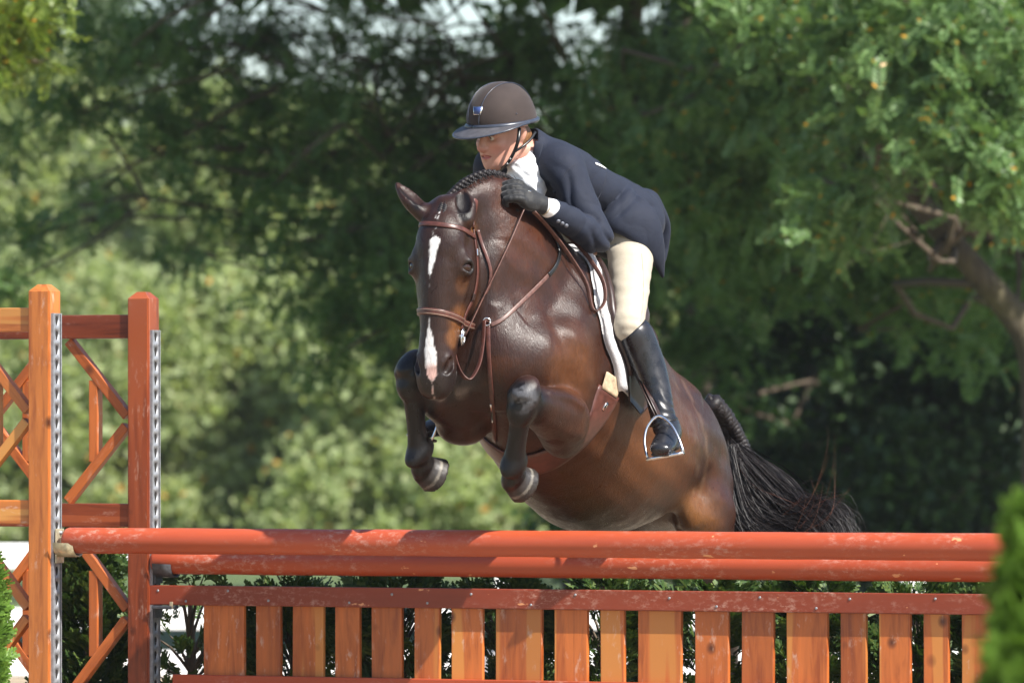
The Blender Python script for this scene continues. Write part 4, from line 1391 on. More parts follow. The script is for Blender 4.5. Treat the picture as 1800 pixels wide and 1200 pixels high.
    C = mixc(C, (0.82, 0.80, 0.78), ss(star_w - np.abs(s - star_c) + rag * .8, 0, .004) * fr)
    sn_w = np.interp(a, [.395, .43, .48, .53, .57, .61, .635], [0, .006, .015, .022, .022, .020, .004])
    sn_c = np.interp(a, [.42, .50, .56, .62], [-.012, -.006, .000, .006])
    m = ss(sn_w - np.abs(s - sn_c) + rag * .7, 0, .004) * ss(n, -.06, -.04) * hd
    C = mixc(C, (0.80, 0.77, 0.75), m)
    C = mixc(C, (0.60, 0.33, 0.27), m * ss(a + .02 * (n2 - .5) + .25 * (s - .0), .560, .590) * .85)
    # highlights on the flank's hair ridges, painted as pale streaks into the coat
    D_ = V[:, 1] + CAMD
    q = np.stack([900 + V[:, 0] / D_ * FPX, HOR - (V[:, 2] - CAMZ) / D_ * FPX], -1)
    near = ss(-(V[:, 1]), -1.35, -1.15)
    for pth in ([(1186, 668), (1214, 735), (1228, 800), (1220, 855), (1203, 915)], [(1200, 668), (1233, 740), (1243, 800), (1232, 860), (1208, 925)]):
        pp = catmull(np.array(pth, float), 4)
        d = np.full(len(V), 1e3)
        for a0, b0_ in zip(pp[:-1], pp[1:]):
            ab = b0_ - a0
            t_ = np.clip(((q - a0) @ ab) / (ab @ ab), 0, 1)
            d = np.minimum(d, np.linalg.norm(q - a0 - t_[:, None] * ab, axis=1))
        C = mixc(C, (0.40, 0.27, 0.17), ss(-d, -5.0, -1.0) * near * .10 * ss(n2, .25, .7))
    C *= (0.86 + 0.28 * n3)[:, None]
    return np.clip(C, 0, 1)
HC = coat_colours(HV)

def coat_mat():
    t = NT('bay_coat')
    at = t.n('VertexColor', layer_name='coat')
    v = t.coords((1, 1, 0.25))
    f1 = t.noise(v, 190, 4, 0.7)
    f4 = t.noise(t.coords((1, 1, 0.7)), 34, 5, 0.7, 0.8)
    f2 = t.noise(t.coords(), 9, 4, 0.6)
    col = t.mix(t.ramp(f1, [(0.35, 0.35), (0.65, 0.0)]), at.outputs[0], (0.006, 0.003, 0.002))
    t.base(col)
    t.set(Roughness=t.ramp(f4, [(0.32, 0.24), (0.68, 0.48)]))
    t.b.inputs['Specular IOR Level'].default_value = 0.33
    f3 = t.noise(t.coords((1, 1, 0.6)), 26, 5, 0.62, 0.6)
    h = t.mix(0.35, t.mix(0.5, f3, f2), f1)
    t.bump(h, 0.42, 0.012)
    return t.m
M_COAT = coat_mat()
horse = empty('horse', tuple(P(1076, 1370, 23.5) * (1, 1, 0)))
tag(horse, 'dark bay horse with white blaze jumping towards the camera', 'horse')
HORG = np.array(horse.location)
hb = mesh_np('body', HV - HORG, HQ, M_COAT, horse, True)
set_attr(hb, 'coat', HC)

# eyes
M_EYE = simple('horse_eye', (0.022, 0.008, 0.004), 0.12, 0, 0.4, 80, spec=0.5)
for s in (-1, 1):
    E = nrm(HS * s * .84 + HN * .54); Tn = nrm(np.cross(HA, E))
    g = Geo(); g.ball(H(.206, .076 * s, -.026) + E * .012 - HORG, (.0250, .0285, .0250), 18, 12, np.stack([E, Tn, HA]))
    g.build('eye', M_EYE, horse)

# hair: dark strands as thin tapering ribbons
M_MANE = None
t = NT('black_horse_hair')
f = t.noise(t.coords((1, 1, 1)), 160, 3)
t.base(t.ramp(f, [(0.3, (0.006, 0.005, 0.006)), (0.62, (0.018, 0.014, 0.014)), (0.8, (0.055, 0.028, 0.018))]))
t.set(Roughness=0.5)
t.b.inputs['Specular IOR Level'].default_value = 0.3
t.bump(f, 0.5, 0.003)
M_HAIR = t.m
def plait(g, path, r, pitch, n=4):
    """three strands woven along a path"""
    p = catmull(path, 8)
    L = np.concatenate([[0], np.cumsum(np.linalg.norm(np.diff(p, axis=0), axis=1))])
    m = max(12, int(L[-1] / pitch * 10))
    u = np.linspace(0, L[-1], m)
    q = np.stack([np.interp(u, L, p[:, i]) for i in range(3)], -1)
    T = np.gradient(q, axis=0); T /= np.linalg.norm(T, axis=1)[:, None]
    sd = np.cross(T, (0.2, 0.9, 0.3)); sd /= np.linalg.norm(sd, axis=1)[:, None]
    up_ = np.cross(T, sd)
    rr = r if not np.isscalar(r) else [r, r]
    rr = np.interp(np.linspace(0, 1, m), np.linspace(0, 1, len(rr)), rr)
    for k in range(3):
        ph = 2 * PI * u / pitch + 2 * PI * k / 3
        x = np.sin(ph) * rr * .75; y = np.sin(2 * ph) * rr * .45
        g.tube(q + sd * x[:, None] + up_ * y[:, None], rr * .50, 7)
# row of mane plaits lying along the crest, on the far side, tops showing
mane_pts = catmull([P(797, 349, 22.01), P(825, 323, 22.06), P(865, 309, 22.14), P(905, 324, 22.24), P(935, 362, 22.33), P(960, 412, 22.42)], 5)
r_ = np.random.default_rng(3)
for i in range(0, len(mane_pts)):
    p = mane_pts[i]
    g = Geo()
    t_ = nrm(mane_pts[min(i + 1, len(mane_pts) - 1)] - mane_pts[max(i - 1, 0)])
    o_ = nrm(-LAT * .75 + np.array((-.1, -.25, .35)))
    q = p - HORG
    plait(g, [q + LAT * .012, q + o_ * .012 + np.array((0, 0, .006)), q + o_ * .03 + np.array((0, 0, -.012)), q + o_ * .04 + np.array((0, 0, -.05))], [.0085, .010, .008, .006], .022)
    g.ball(q + o_ * .012 + np.array((0, 0, .008)), .0115, 10, 7)
    g.build('mane_plait', M_HAIR, horse)
# short upright hair between the plaits
def ribbons(pos, tip, w, seed, curl=0.2, n=5):
    rr = np.random.default_rng(seed)
    N = len(pos)
    u = np.linspace(0, 1, n)
    bend = rr.normal(size=(N, 3)) * np.linalg.norm(tip - pos, axis=1)[:, None] * curl
    pts = pos[:, None] + (tip - pos)[:, None] * u[None, :, None] + bend[:, None] * (u * (1 - u) * 2)[None, :, None]
    T = tip - pos
    sd = np.cross(T, rr.normal(size=(N, 3))); sd /= np.linalg.norm(sd, axis=1)[:, None] + 1e-9
    ww = w * (1 - 0.85 * u)
    A_ = pts + sd[:, None] * ww[None, :, None]; B_ = pts - sd[:, None] * ww[None, :, None]
    V = np.stack([A_, B_], 2).reshape(-1, 3)
    i = (np.arange(N) * n * 2)[:, None] + (np.arange(n - 1) * 2)[None, :]
    F = np.stack([i, i + 1, i + 3, i + 2], -1).reshape(-1, 4)
    return V, F
N = 1500
u = r_.uniform(0.0, 1, N)
ii = u * (len(mane_pts) - 1); i0 = np.minimum(ii.astype(int), len(mane_pts) - 2)
mp_ = mane_pts[i0] + (mane_pts[i0 + 1] - mane_pts[i0]) * (ii - i0)[:, None] + LAT * r_.uniform(0.0, .035, N)[:, None] - np.array((0, 0, 1.0)) * r_.uniform(.002, .028, N)[:, None]
V, F = ribbons(mp_ - HORG, mp_ - HORG + (np.array((-.10, -.1, 1.0)) * r_.uniform(.010, .026, N)[:, None] + r_.normal(size=(N, 3)) * .006 - LAT * .016), .0009, 8)
o = mesh_np('mane_hair', V, F, M_HAIR, horse); o['kind'] = 'stuff'
# forelock plait
g = Geo()
plait(g, [H(-.03, .0, -.012) - HORG, H(.01, .002, .012) - HORG, H(.045, .003, .030) - HORG, H(.075, .004, .040) - HORG], [.012, .017, .016, .010], .030)
g.build('forelock', M_HAIR, horse)
# eye lashes are below a pixel: left to the dark lid

# tail: plaited dock, then loose hair streaming to the right
dock = [P(1243, 712, 23.80), P(1262, 730, 23.84), P(1283, 757, 23.88), P(1300, 783, 23.9), P(1312, 806, 23.9)]
g = Geo()
plait(g, [p - HORG for p in dock], [.050, .046, .040, .034, .026], .052)
g.tube([p - HORG for p in dock], [.034, .030, .024, .02, .016], 10, sm=4)
g.ball(P(1323, 803, 23.88) - HORG, .020, 12, 9)
tail = g.build('tail_plait', M_HAIR, horse)
def hair_flow(paths, N, spread, w, seed, name, mat=None):
    """locks that follow guide paths"""
    rr = np.random.default_rng(seed)
    n = 12
    gs = [catmull(p, 6) for p in paths]
    gs = [np.stack([np.interp(np.linspace(0, 1, n), np.linspace(0, 1, len(q)), q[:, i]) for i in range(3)], -1) for q in gs]
    k = rr.integers(0, len(gs), N); k2 = rr.integers(0, len(gs), N); m = rr.uniform(0, .45, N)[:, None, None]
    pts = np.array(gs)[k] * (1 - m) + np.array(gs)[k2] * m
    u = np.linspace(0, 1, n)
    off = rr.normal(size=(N, 3)); off2 = rr.normal(size=(N, 3))
    pts = pts + off[:, None] * (spread[0] + (spread[1] - spread[0]) * u)[None, :, None] + off2[:, None] * (0.012 * np.sin(PI * u * 2))[None, :, None]
    ln = rr.uniform(.55, 1.0, N)
    # trim lengths
    uu = u[None] * ln[:, None]
    fi = uu * (n - 1); a0 = np.minimum(fi.astype(int), n - 2); fr = (fi - a0)[..., None]
    ar = np.arange(N)[:, None]
    pts = pts[ar, a0] * (1 - fr) + pts[ar, a0 + 1] * fr
    T = np.gradient(pts, axis=1)
    sd = np.cross(T, np.array((0.1, -1.0, 0.2)) + 0.8 * rr.normal(size=(N, 1, 3))); sd /= np.linalg.norm(sd, axis=2)[..., None] + 1e-9
    ww = (w * (1.0 - 0.8 * u ** 2))[None, :, None]
    V = np.stack([pts + sd * ww, pts - sd * ww], 2).reshape(-1, 3)
    i = (np.arange(N) * n * 2)[:, None] + (np.arange(n - 1) * 2)[None, :]
    F = np.stack([i, i + 1, i + 3, i + 2], -1).reshape(-1, 4)
    o = mesh_np(name, V - HORG, F, mat or M_HAIR, horse, True)
    o['kind'] = 'stuff'
    return o
tp_ = [[P(1296, 790, 23.85), P(1330, 830, 23.8), P(1372, 872, 23.75), P(1415, 895, 23.7), P(1458, 890, 23.65), P(1488, 920, 23.62), P(1492, 980, 23.6)],
       [P(1290, 800, 23.85), P(1312, 850, 23.8), P(1345, 900, 23.75), P(1395, 925, 23.7), P(1440, 930, 23.68), P(1466, 950, 23.65), P(1478, 1000, 23.6)],
       [P(1285, 795, 23.82), P(1296, 860, 23.78), P(1310, 915, 23.74), P(1345, 945, 23.7), P(1395, 955, 23.68), P(1440, 975, 23.65), P(1450, 1010, 23.62)],
       [P(1290, 790, 23.9), P(1300, 880, 23.85), P(1305, 940, 23.8), P(1325, 985, 23.78), P(1350, 1015, 23.76), P(1365, 1030, 23.76)],
       [P(1296, 795, 23.85), P(1345, 830, 23.8), P(1385, 865, 23.75), P(1408, 890, 23.7), P(1440, 905, 23.66), P(1462, 935, 23.62), P(1470, 985, 23.6)]]
hair_flow(tp_, 5200, (.012, .034), .0013, 5, 'tail_hair')
M_RUST = simple('sun_bleached_hair', (0.11, 0.040, 0.022), 0.45, 0, 0.4, 90)
hair_flow([[P(1290, 800, 23.8), P(1320, 845, 23.7), P(1360, 862, 23.65), P(1400, 875, 23.62), P(1430, 890, 23.6), P(1440, 930, 23.6)],
           [P(1410, 940, 23.6), P(1450, 900, 23.6), P(1464, 860, 23.6), P(1472, 800, 23.6), P(1470, 740, 23.6), P(1464, 690, 23.6)],
           [P(1400, 930, 23.6), P(1420, 890, 23.6), P(1418, 850, 23.6), P(1405, 815, 23.6)],
           [P(1440, 930, 23.6), P(1470, 890, 23.6), P(1500, 860, 23.6), P(1520, 840, 23.6)]], 18, (.006, .012), .0006, 6, 'flyaway_hair', M_RUST)
# ------------------------------------------------------------------ tack, laid on the horse's real surface
from mathutils.bvhtree import BVHTree
BV = BVHTree.FromPolygons([tuple(v) for v in HV], [tuple(q) for q in HQ])
CAMP = np.array((0, -CAMD, CAMZ))
def surf(px, py, off=0.0, bv=None):
    d = nrm(P(px, py, 22.0) - CAMP)
    h = (bv or BV).ray_cast(Vector(CAMP), Vector(d))
    if h[0] is None:
        h = (bv or BV).find_nearest(Vector(P(px, py, 22.2)))
    n = np.array(h[1])
    if n @ d > 0: n = -n
    return np.array(h[0]) + n * off, n
def cast(o, d, off=0.0):
    """from outside towards the horse"""
    h = BV.ray_cast(Vector(o), Vector(nrm(d)))
    if h[0] is None:
        h = BV.find_nearest(Vector(np.asarray(o) + nrm(d) * 0.3))
    n = np.array(h[1])
    if n @ np.asarray(d) > 0: n = -n
    return np.array(h[0]) + n * off, n
def smooth_path(p, it=2):
    p = np.array(p)
    for _ in range(it):
        p[1:-1] = 0.25 * p[:-2] + 0.5 * p[1:-1] + 0.25 * p[2:]
    return p
def strap_pts(g, pts, nrms, hw, th):
    pts, nrms = smooth_path(pts), smooth_path(nrms)
    T = np.gradient(pts, axis=0)
    sd = np.cross(T, nrms)
    g.add(*tube_geo(pts, hw, 12, side=sd, flat=th))
def strap(g, pxs, hw, th=0.0022, off=0.003, n=6, bv=None):
    q = catmull(np.array(pxs, float), n)
    R_ = [surf(a, b, off, bv) for a, b in q]
    strap_pts(g, [r[0] for r in R_], [r[1] for r in R_], hw, th)
def ring_head(g, f, hw, th, off=0.003, n=40, lo=0, hi=2 * PI):
    """closed strap round the head; f(angle) -> distance along the head axis"""
    pts, ns = [], []
    for k in range(n + 1):
        w = lo + (hi - lo) * k / n
        a = f(w)
        d = HS * math.cos(w) + HN * math.sin(w)
        c = H(a, 0, -.085)
        p, nn = cast(c + d * .35, -d, off)
        pts.append(p); ns.append(nn)
    strap_pts(g, pts, ns, hw, th)

def leather(name, c, rough=0.38):
    t = NT(name)
    v = t.coords()
    f = t.noise(v, 55, 4); f2 = t.noise(v, 600, 2)
    t.base(t.ramp(f, [(0.3, tuple(x * 0.6 for x in c)), (0.7, tuple(x * 1.3 for x in c))]))
    t.set(Roughness=rough)
    t.bump(f2, 0.15, 0.001)
    return t.m
M_LEA = leather('brown_leather', (0.085, 0.028, 0.020))
M_LEAD = leather('dark_brown_leather', (0.030, 0.014, 0.011))
M_LEAR = leather('rein_leather', (0.115, 0.052, 0.040), 0.45)
M_BLACKL = leather('black_leather', (0.010, 0.010, 0.011), 0.30)
M_CHROME = simple('polished_steel', (0.72, 0.72, 0.73), 0.18, 1.0, 0.08, 30)
M_TAN = leather('tan_elastic', (0.42, 0.31, 0.20), 0.7)
M_STITCH = simple('pale_stitching', (0.38, 0.27, 0.20), 0.6)

# --- bridle
bridle = empty('bridle', tuple(HO))
tag(bridle, 'brown leather bridle with noseband on the horse head', 'bridle')
def bpart(g, name, mat):
    for i in range(len(g.V)): g.V[i] = g.V[i] - HO
    return g.build(name, mat, bridle)
g = Geo(); ring_head(g, lambda w: .066 + .012 * math.cos(w) - .004 * math.sin(w), .0085, .0034, .004, 30, -0.30, PI + 0.30)
bpart(g, 'browband', M_LEA)
g = Geo(); ring_head(g, lambda w: .382 + .020 * max(0, -math.sin(w)) + .012 * math.cos(w), .0125, .0034, .004, 44)
nb_ = bpart(g, 'noseband', M_LEA)
g = Geo(); ring_head(g, lambda w: .375 + .020 * max(0, -math.sin(w)) + .012 * math.cos(w), .0008, .0048, .004, 44); ring_head(g, lambda w: .389 + .020 * max(0, -math.sin(w)) + .012 * math.cos(w), .0008, .0048, .004, 44)
for i in range(len(g.V)): g.V[i] = g.V[i] - HO
g.build('stitching', M_STITCH, nb_)
def head_path(pts, off=0.003):
    """(a, angle) pairs on the head -> surface points"""
    q = catmull(np.array(pts, float), 6)
    out, ns = [], []
    for a, w in q:
        d = HS * math.cos(w) + HN * math.sin(w)
        p, nn = cast(H(a, 0, -.085) + d * .35, -d, off)
        out.append(p); ns.append(nn)
    return out, ns
for s in (1, -1):
    g = Geo()
    fl = (lambda w: w) if s > 0 else (lambda w: PI - w)
    p, n_ = head_path([(.045, fl(-.28)), (.11, fl(-.22)), (.20, fl(-.30)), (.29, fl(-.32)), (.37, fl(-.18)), (.425, fl(-.12))])
    strap_pts(g, p, n_, .0080, .0026)
    o = bpart(g, 'cheekpiece', M_LEA)
    for aa in (.135, .30):
        gb = Geo(); pp, nn_ = head_path([(aa - .012, fl(-.25)), (aa, fl(-.25)), (aa + .012, fl(-.26))], .007)
        strap_pts(gb, pp, nn_, .0100, .002)
        for i in range(len(gb.V)): gb.V[i] = gb.V[i] - HO
        gb.build('buckle', M_CHROME if aa < .2 else M_LEAD, o)
    if s > 0:
        g = Geo(); strap(g, [(839, 404), (847, 430), (857, 456), (862, 478), (860, 500), (852, 517)], .0060, .0024, .006)
        bpart(g, 'throatlatch', M_LEA)
g = Geo()
p = [cast(H(.052, 0, -.07) + (HS * math.cos(w) - HA * math.sin(w) * .6 - HN * .25) * .35, -(HS * math.cos(w) - HA * math.sin(w) * .6 - HN * .25), .004) for w in np.linspace(0.1, PI - 0.1, 18)]
strap_pts(g, [q[0] for q in p], [q[1] for q in p], .012, .003)
bpart(g, 'headpiece', M_LEA)
# bit: mouth bar and two D rings
bit = empty('bit', tuple(HO)); tag(bit, 'steel bit with D rings in the horse mouth', 'bit')
def ring_pts(c, u, v, r1, r2, n=24):
    w = np.linspace(0, 2 * PI, n + 1)
    return c + np.outer(np.cos(w) * r1, u) + np.outer(np.sin(w) * r2, v)
mouth = {}
for s in (1, -1):
    c, nn = cast(H(.445, .3 * s, -.112), -HS * s, .010)
    mouth[s] = c
    g = Geo()
    g.tube(ring_pts(c - HO, nrm(-HN * .9 - HA * .2), HA, .021, .031), .0034, 8)
    g.tube([c - HO - HA * .031, c - HO + HA * .031], .0046, 8)
    g.build('ring', M_CHROME, bit)
g = Geo(); g.tube([mouth[1] - HO, mouth[-1] - HO], .007, 8); g.build('mouthpiece', M_CHROME, bit)

# --- martingale: neck strap, chest strap, slack strap to the noseband
mart = empty('martingale', tuple(P(870, 575, 22.0)))
tag(mart, 'brown leather standing martingale round the neck and down the chest', 'martingale')
MO = np.array(mart.location)
def mpart(g, name, mat, root=mart, org=MO):
    for i in range(len(g.V)): g.V[i] = g.V[i] - org
    return g.build(name, mat, root)
g = Geo(); strap(g, [(862, 572), (885, 560), (920, 527), (955, 492), (975, 470)], .0075, .0026, .004); mpart(g, 'neck_strap', M_LEAR)
g = Geo(); strap(g, [(962, 484), (975, 468), (982, 445), (975, 420), (966, 402)], .0080, .0030, .006); mpart(g, 'neck_strap', M_BLACKL)
g = Geo(); strap(g, [(858, 570), (859, 610), (862, 660), (866, 705), (868, 740), (870, 775)], .0080, .0026, .004); ch = mpart(g, 'chest_strap', M_LEA)
g = Geo(); strap(g, [(864, 708), (866, 738)], .0035, .002, .008); 
for i in range(len(g.V)): g.V[i] = g.V[i] - MO
g.build('buckle', M_CHROME, ch)
chin, _ = cast(H(.40, .12, -.40), nrm(HN * .9 - HS * .3), .006)
p0, _ = surf(856, 566, .006)
g = Geo()
loop = catmull([p0, P(851, 566, p0[1] + CAMD - .015), P(849, 600, p0[1] + CAMD - .03), P(842, 640, p0[1] + CAMD - .05), P(826, 666, p0[1] + CAMD - .07), P(810, 655, p0[1] + CAMD - .075), P(799, 625, p0[1] + CAMD - .08), P(796, 600, p0[1] + CAMD - .085)], 6)
g.add(*tube_geo(loop, .0080, 12, side=np.array((.75, -.6, .1)), flat=.0026)); mpart(g, 'slack_strap', M_LEA)
g = Geo(); g.tube(ring_pts(p0 + np.array((0, -.004, 0)), np.array((1, 0, 0)), np.array((0, 0, 1.)), .013, .013), .003, 8); mpart(g, 'ring', M_CHROME)

# --- saddle cloth, saddle, girth: wrapped round the barrel
trunk_c = catmull(np.array([list(P(970, 664, 22.55)), list(P(1008, 718, 22.75)), list(P(1047, 768, 22.93)), list(P(1088, 790, 23.10))]), 8)
def barrel(tt, ang, off):
    """tt 0..1 along the barrel axis, angle 0 at the spine, + to the near side"""
    x = np.clip(tt, -0.6, 1) * (len(trunk_c) - 1)
    if x < 0: c = trunk_c[0] + (trunk_c[1] - trunk_c[0]) * x
    else:
        i = min(int(x), len(trunk_c) - 2); c = trunk_c[i] + (trunk_c[i + 1] - trunk_c[i]) * (x - i)
    U = up_at(24)
    d = U * math.cos(ang) + LAT * math.sin(ang)
    return cast(c + d * .75, -d, off)
def wrap_patch(name, front, back, lo, hi, off, th, mat, parent, org, nu=14, nv=40):
    """cloth-like shell: front(ang), back(ang) give the ends along the barrel"""
    P1, N1 = [], []
    for j in range(nv + 1):
        w = lo + (hi - lo) * j / nv
        for i in range(nu + 1):
            u_ = front(w) + (back(w) - front(w)) * i / nu
            p, n = barrel(u_, w, off)
            P1.append(p); N1.append(n)
    P1, N1 = np.array(P1), np.array(N1)
    A_ = P1.reshape(nv + 1, nu + 1, 3)
    for _ in range(3):
        A_[1:-1, 1:-1] = (A_[:-2, 1:-1] + A_[2:, 1:-1] + A_[1:-1, :-2] + A_[1:-1, 2:]) / 4
    P1 = A_.reshape(-1, 3)
    n1 = (nu + 1)
    i = np.arange(nv)[:, None] * n1; j = np.arange(nu)[None, :]
    F = np.stack([i + j, i + j + 1, i + n1 + j + 1, i + n1 + j], -1).reshape(-1, 4)
    m = len(P1)
    V = np.vstack([P1 + N1 * th, P1])
    bd = [k for k in range(nu + 1)] + [k * n1 + nu for k in range(1, nv + 1)] + [nv * n1 + k for k in range(nu - 1, -1, -1)] + [k * n1 for k in range(nv - 1, 0, -1)]
    bd = np.array(bd); b2 = np.roll(bd, -1)
    Fs = np.vstack([F, F[:, ::-1] + m, np.stack([bd, b2, b2 + m, bd + m], -1)])
    return mesh_np(name, V - org, Fs, mat, parent, True)
fr_ = lambda w: float(np.interp(abs(w), [0, .3, .6, .9, 1.2, 1.5, 1.78], [-.24, -.27, -.31, -.31, -.24, -.12, -.02]))
bk_ = lambda w: float(np.interp(abs(w), [0, .6, 1.2, 1.78], [.50, .42, .22, .10]))
t = NT('white_fleece')
v = t.coords(); f = t.noise(v, 260, 4, 0.7)
t.base(t.ramp(f, [(0.3, (0.62, 0.60, 0.60)), (0.6, (0.84, 0.83, 0.84))])); t.set(Roughness=0.95); t.bump(f, 1.0, 0.008)
M_FLEECE = t.m
SO = np.array(P(1040, 480, 22.7))
cloth = empty('saddle_pad', tuple(SO)); tag(cloth, 'white fleece saddle pad showing in front of the saddle', 'saddle pad')
wrap_patch('cloth', fr_, bk_, -1.72, 1.72, .006, .014, M_FLEECE, cloth, SO)
g = Geo()
q = [barrel(fr_(w) + .03, w, .020) for w in np.linspace(-1.74, 1.74, 60)]
rq = np.random.default_rng(2)
pp = smooth_path([x[0] for x in q], 2)
V_, F4_, F3_ = tube_geo(pp, .0185, 12)
V_ = V_ + rq.normal(size=V_.shape) * .0012
g.add(V_ - SO, F4_, F3_); g.build('fleece_roll', M_FLEECE, cloth)

saddle = empty('saddle', tuple(SO)); tag(saddle, 'dark brown leather jumping saddle under the rider', 'saddle')
for s in (1, -1):
    f0 = lambda w: fr_(w) + .085 + .02 * math.sin(abs(w) * 2)
    b0_ = lambda w: float(np.interp(abs(w), [.3, .8, 1.3, 1.8], [.50, .42, .34, .18]))
    wrap_patch('flap', f0, b0_, .28 * s, 1.80 * s, .024, .007, M_LEAD, saddle, SO, 10, 20)
    q = [barrel(f0(w) + .012, w, .034) for w in np.linspace(.30 * s, 1.55 * s, 24)]
    g = Geo(); g.add(*tube_geo(smooth_path([x[0] - SO for x in q]), np.interp(np.linspace(0, 1, 24), [0, .5, 1], [.012, .017, .010]), 10)); g.build('knee_roll', M_LEAD, saddle)
# seat: pommel, dip, cantle
def seat_h(u_): return float(np.interp(u_, [0, .12, .4, .75, .92, 1], [.045, .055, .040, .055, .095, .085]))
Vs, nu_, nv_ = [], 16, 12
for i in range(nu_ + 1):
    u_ = i / nu_
    for j in range(nv_ + 1):
        w = -.42 + .84 * j / nv_
        w2 = w * float(np.interp(u_, [0, .15, .45, .85, 1], [.55, .55, .75, 1.15, 1.0]))
        p, n = barrel(-.16 + .66 * u_, w2, .02 + seat_h(u_) * (1 - (abs(w) / .42) ** 2.6))
        Vs.append(p - SO)
i = np.arange(nu_)[:, None] * (nv_ + 1); j = np.arange(nv_)[None, :]
mesh_np('seat', np.array(Vs), np.stack([i + j, i + j + 1, i + nv_ + 2 + j, i + nv_ + 1 + j], -1).reshape(-1, 4), M_LEAD, saddle, True)
# girth
girth = empty('girth', tuple(SO)); tag(girth, 'brown leather girth passing behind the elbows under the belly', 'girth')
def girth_strap(lo, hi, hw, th, off, mat, name, tt=-.05, n=40, par=girth):
    q = [barrel(tt + .03 * math.sin((w - PI) * .9) * (1 if w < PI else -1), w, off) for w in np.linspace(lo, hi, n)]
    g = Geo(); strap_pts(g, [x[0] - SO for x in q], [x[1] for x in q], hw, th)
    return g.build(name, mat, par)
gs_ = girth_strap(1.86, 2 * PI - 1.86, .062, .006, .006, M_LEA, 'strap')
for a, b in ((1.66, 1.885), (2 * PI - 1.885, 2 * PI - 1.66)):
    girth_strap(a, b, .046, .004, .010, M_TAN, 'elastic', -.05, 8)
q0, n0 = barrel(-.06, 1.98, .013); q1, n1_ = barrel(-.07, 2.10, .013)
g = Geo(); strap_pts(g, [q0 - SO, (q0 + q1) / 2 - SO, q1 - SO], [n0, n0, n1_], .007, .002); g.build('nameplate', M_CHROME, gs_)

MIRC = P(970, 664, 22.55)
def mir(p):
    p = np.asarray(p, float)
    return p - 2 * np.dot(p - MIRC, LAT) * LAT
FAROFF = LAT * .075 + np.array((0, 0, .065))
def mirb(p): return mir(p) + FAROFF
# stirrups: leather, iron, tread
for s, lab in ((1, 'steel stirrup iron and leather on the near side holding the boot'), (-1, 'steel stirrup on the far side of the horse')):
    m_ = (lambda p: p) if s > 0 else mirb
    A0, A1 = P(1138, 807, 22.16), P(1201, 796, 22.14)
    top = P(1157, 731, 22.22)
    so = np.asarray(m_((A0 + A1) / 2))
    st_ = empty('stirrup', tuple(so)); tag(st_, lab, 'stirrup', 'stirrups')
    g = Geo()
    arch = [A0 + (0, 0, .004), P(1133, 776, 22.18), P(1138, 750, 22.20), P(1157, 731, 22.21), P(1178, 744, 22.19), P(1192, 768, 22.16), A1 + (0, 0, .004)]
    g.tube([np.asarray(m_(p)) - so for p in arch], [.0055, .0050, .0050, .0060, .0050, .0050, .0055], 8, sm=5)
    g.build('iron', M_CHROME, st_)
    T = nrm(A1 - A0); fwd = nrm(np.cross(T, (0, 0, 1.0)))
    g = Geo()
    pts = [np.asarray(m_(A0 + (A1 - A0) * k)) - so for k in np.linspace(-.02, 1.02, 6)]
    g.add(*tube_geo(pts, .022, 12, side=np.asarray(m_(MIRC + fwd)) - np.asarray(m_(MIRC)), flat=.006)); g.build('tread', M_CHROME, st_)
    g = Geo()
    for dx in (-.006, .006):
        pts = [np.asarray(m_(p)) - so for p in (P(1122, 655, 22.36) + LAT * dx, P(1138, 692, 22.31) + LAT * dx, top + LAT * dx)]
        g.add(*tube_geo(np.array(pts), .012, 10, side=np.asarray(m_(MIRC + FWD)) - np.asarray(m_(MIRC)), flat=.0022))
    g.build('leather', M_LEAD, st_)

# reins: from the bit to the hand and the slack end over the withers
rein = empty('reins', tuple(P(860, 500, 22.0))); tag(rein, 'brown leather reins from the bit to the rider hands', 'reins')
RO = np.array(rein.location)
bitp = mouth[1] + HS * .006
HAND = P(925, 358, 22.11)
g = Geo()
mid_ = []
for k in np.linspace(0, 1, 14):
    p = bitp * (1 - k) + HAND * k
    x, y = PX(p)
    y -= 0
    sp, sn = surf(x, y, .012)
    if sp[1] < p[1]: p = sp            # stay outside the neck
    mid_.append(p)
mid_ = smooth_path(mid_, 3)
g.add(*tube_geo(mid_ - RO, .0085, 12, side=np.array((.5, -.2, .8)), flat=.0026)); g.build('near_rein', M_LEAR, rein)
bitf = mouth[-1] - HS * .006
HANDF = P(897, 343, 22.40)
g = Geo()
fp = catmull([bitf, bitf * .5 + P(770, 470, 22.35) * .5, P(800, 420, 22.42), HANDF], 6)
g.add(*tube_geo(fp - RO, .0085, 12, side=np.array((.5, -.2, .8)), flat=.0026)); g.build('far_rein', M_LEAR, rein)
lp = [P(938, 372, 22.12), P(966, 402, 22.20), P(1003, 452, 22.26), P(1030, 498, 22.28), P(1040, 540, 22.27), P(1050, 546, 22.27), P(1063, 528, 22.28), P(1060, 495, 22.30), P(1040, 460, 22.34), P(1018, 433, 22.38), P(990, 408, 22.42), P(955, 385, 22.44), P(915, 362, 22.42)]
g = Geo(); g.add(*tube_geo(catmull(lp, 6) - RO, .0080, 12, side=np.array((.75, -.5, .4)), flat=.0026)); g.build('rein_end', M_LEAR, rein)
# ------------------------------------------------------------------ the rider
RIDER = empty('person', tuple(P(1075, 480, 22.85)))
tag(RIDER, 'rider in navy jacket, beige breeches, black boots and brown helmet folded over the neck', 'person')
RG = np.array(RIDER.location)
UPZ = np.array((0, 0, 1.0))
def sdf_mesh(name, G, mat, parent=RIDER, it=2, org=None):
    V, Q = G.mesh()
    V = relax(V, Q, it)
    return mesh_np(name, V - (RG if org is None else org), Q, mat, parent, True), V, Q

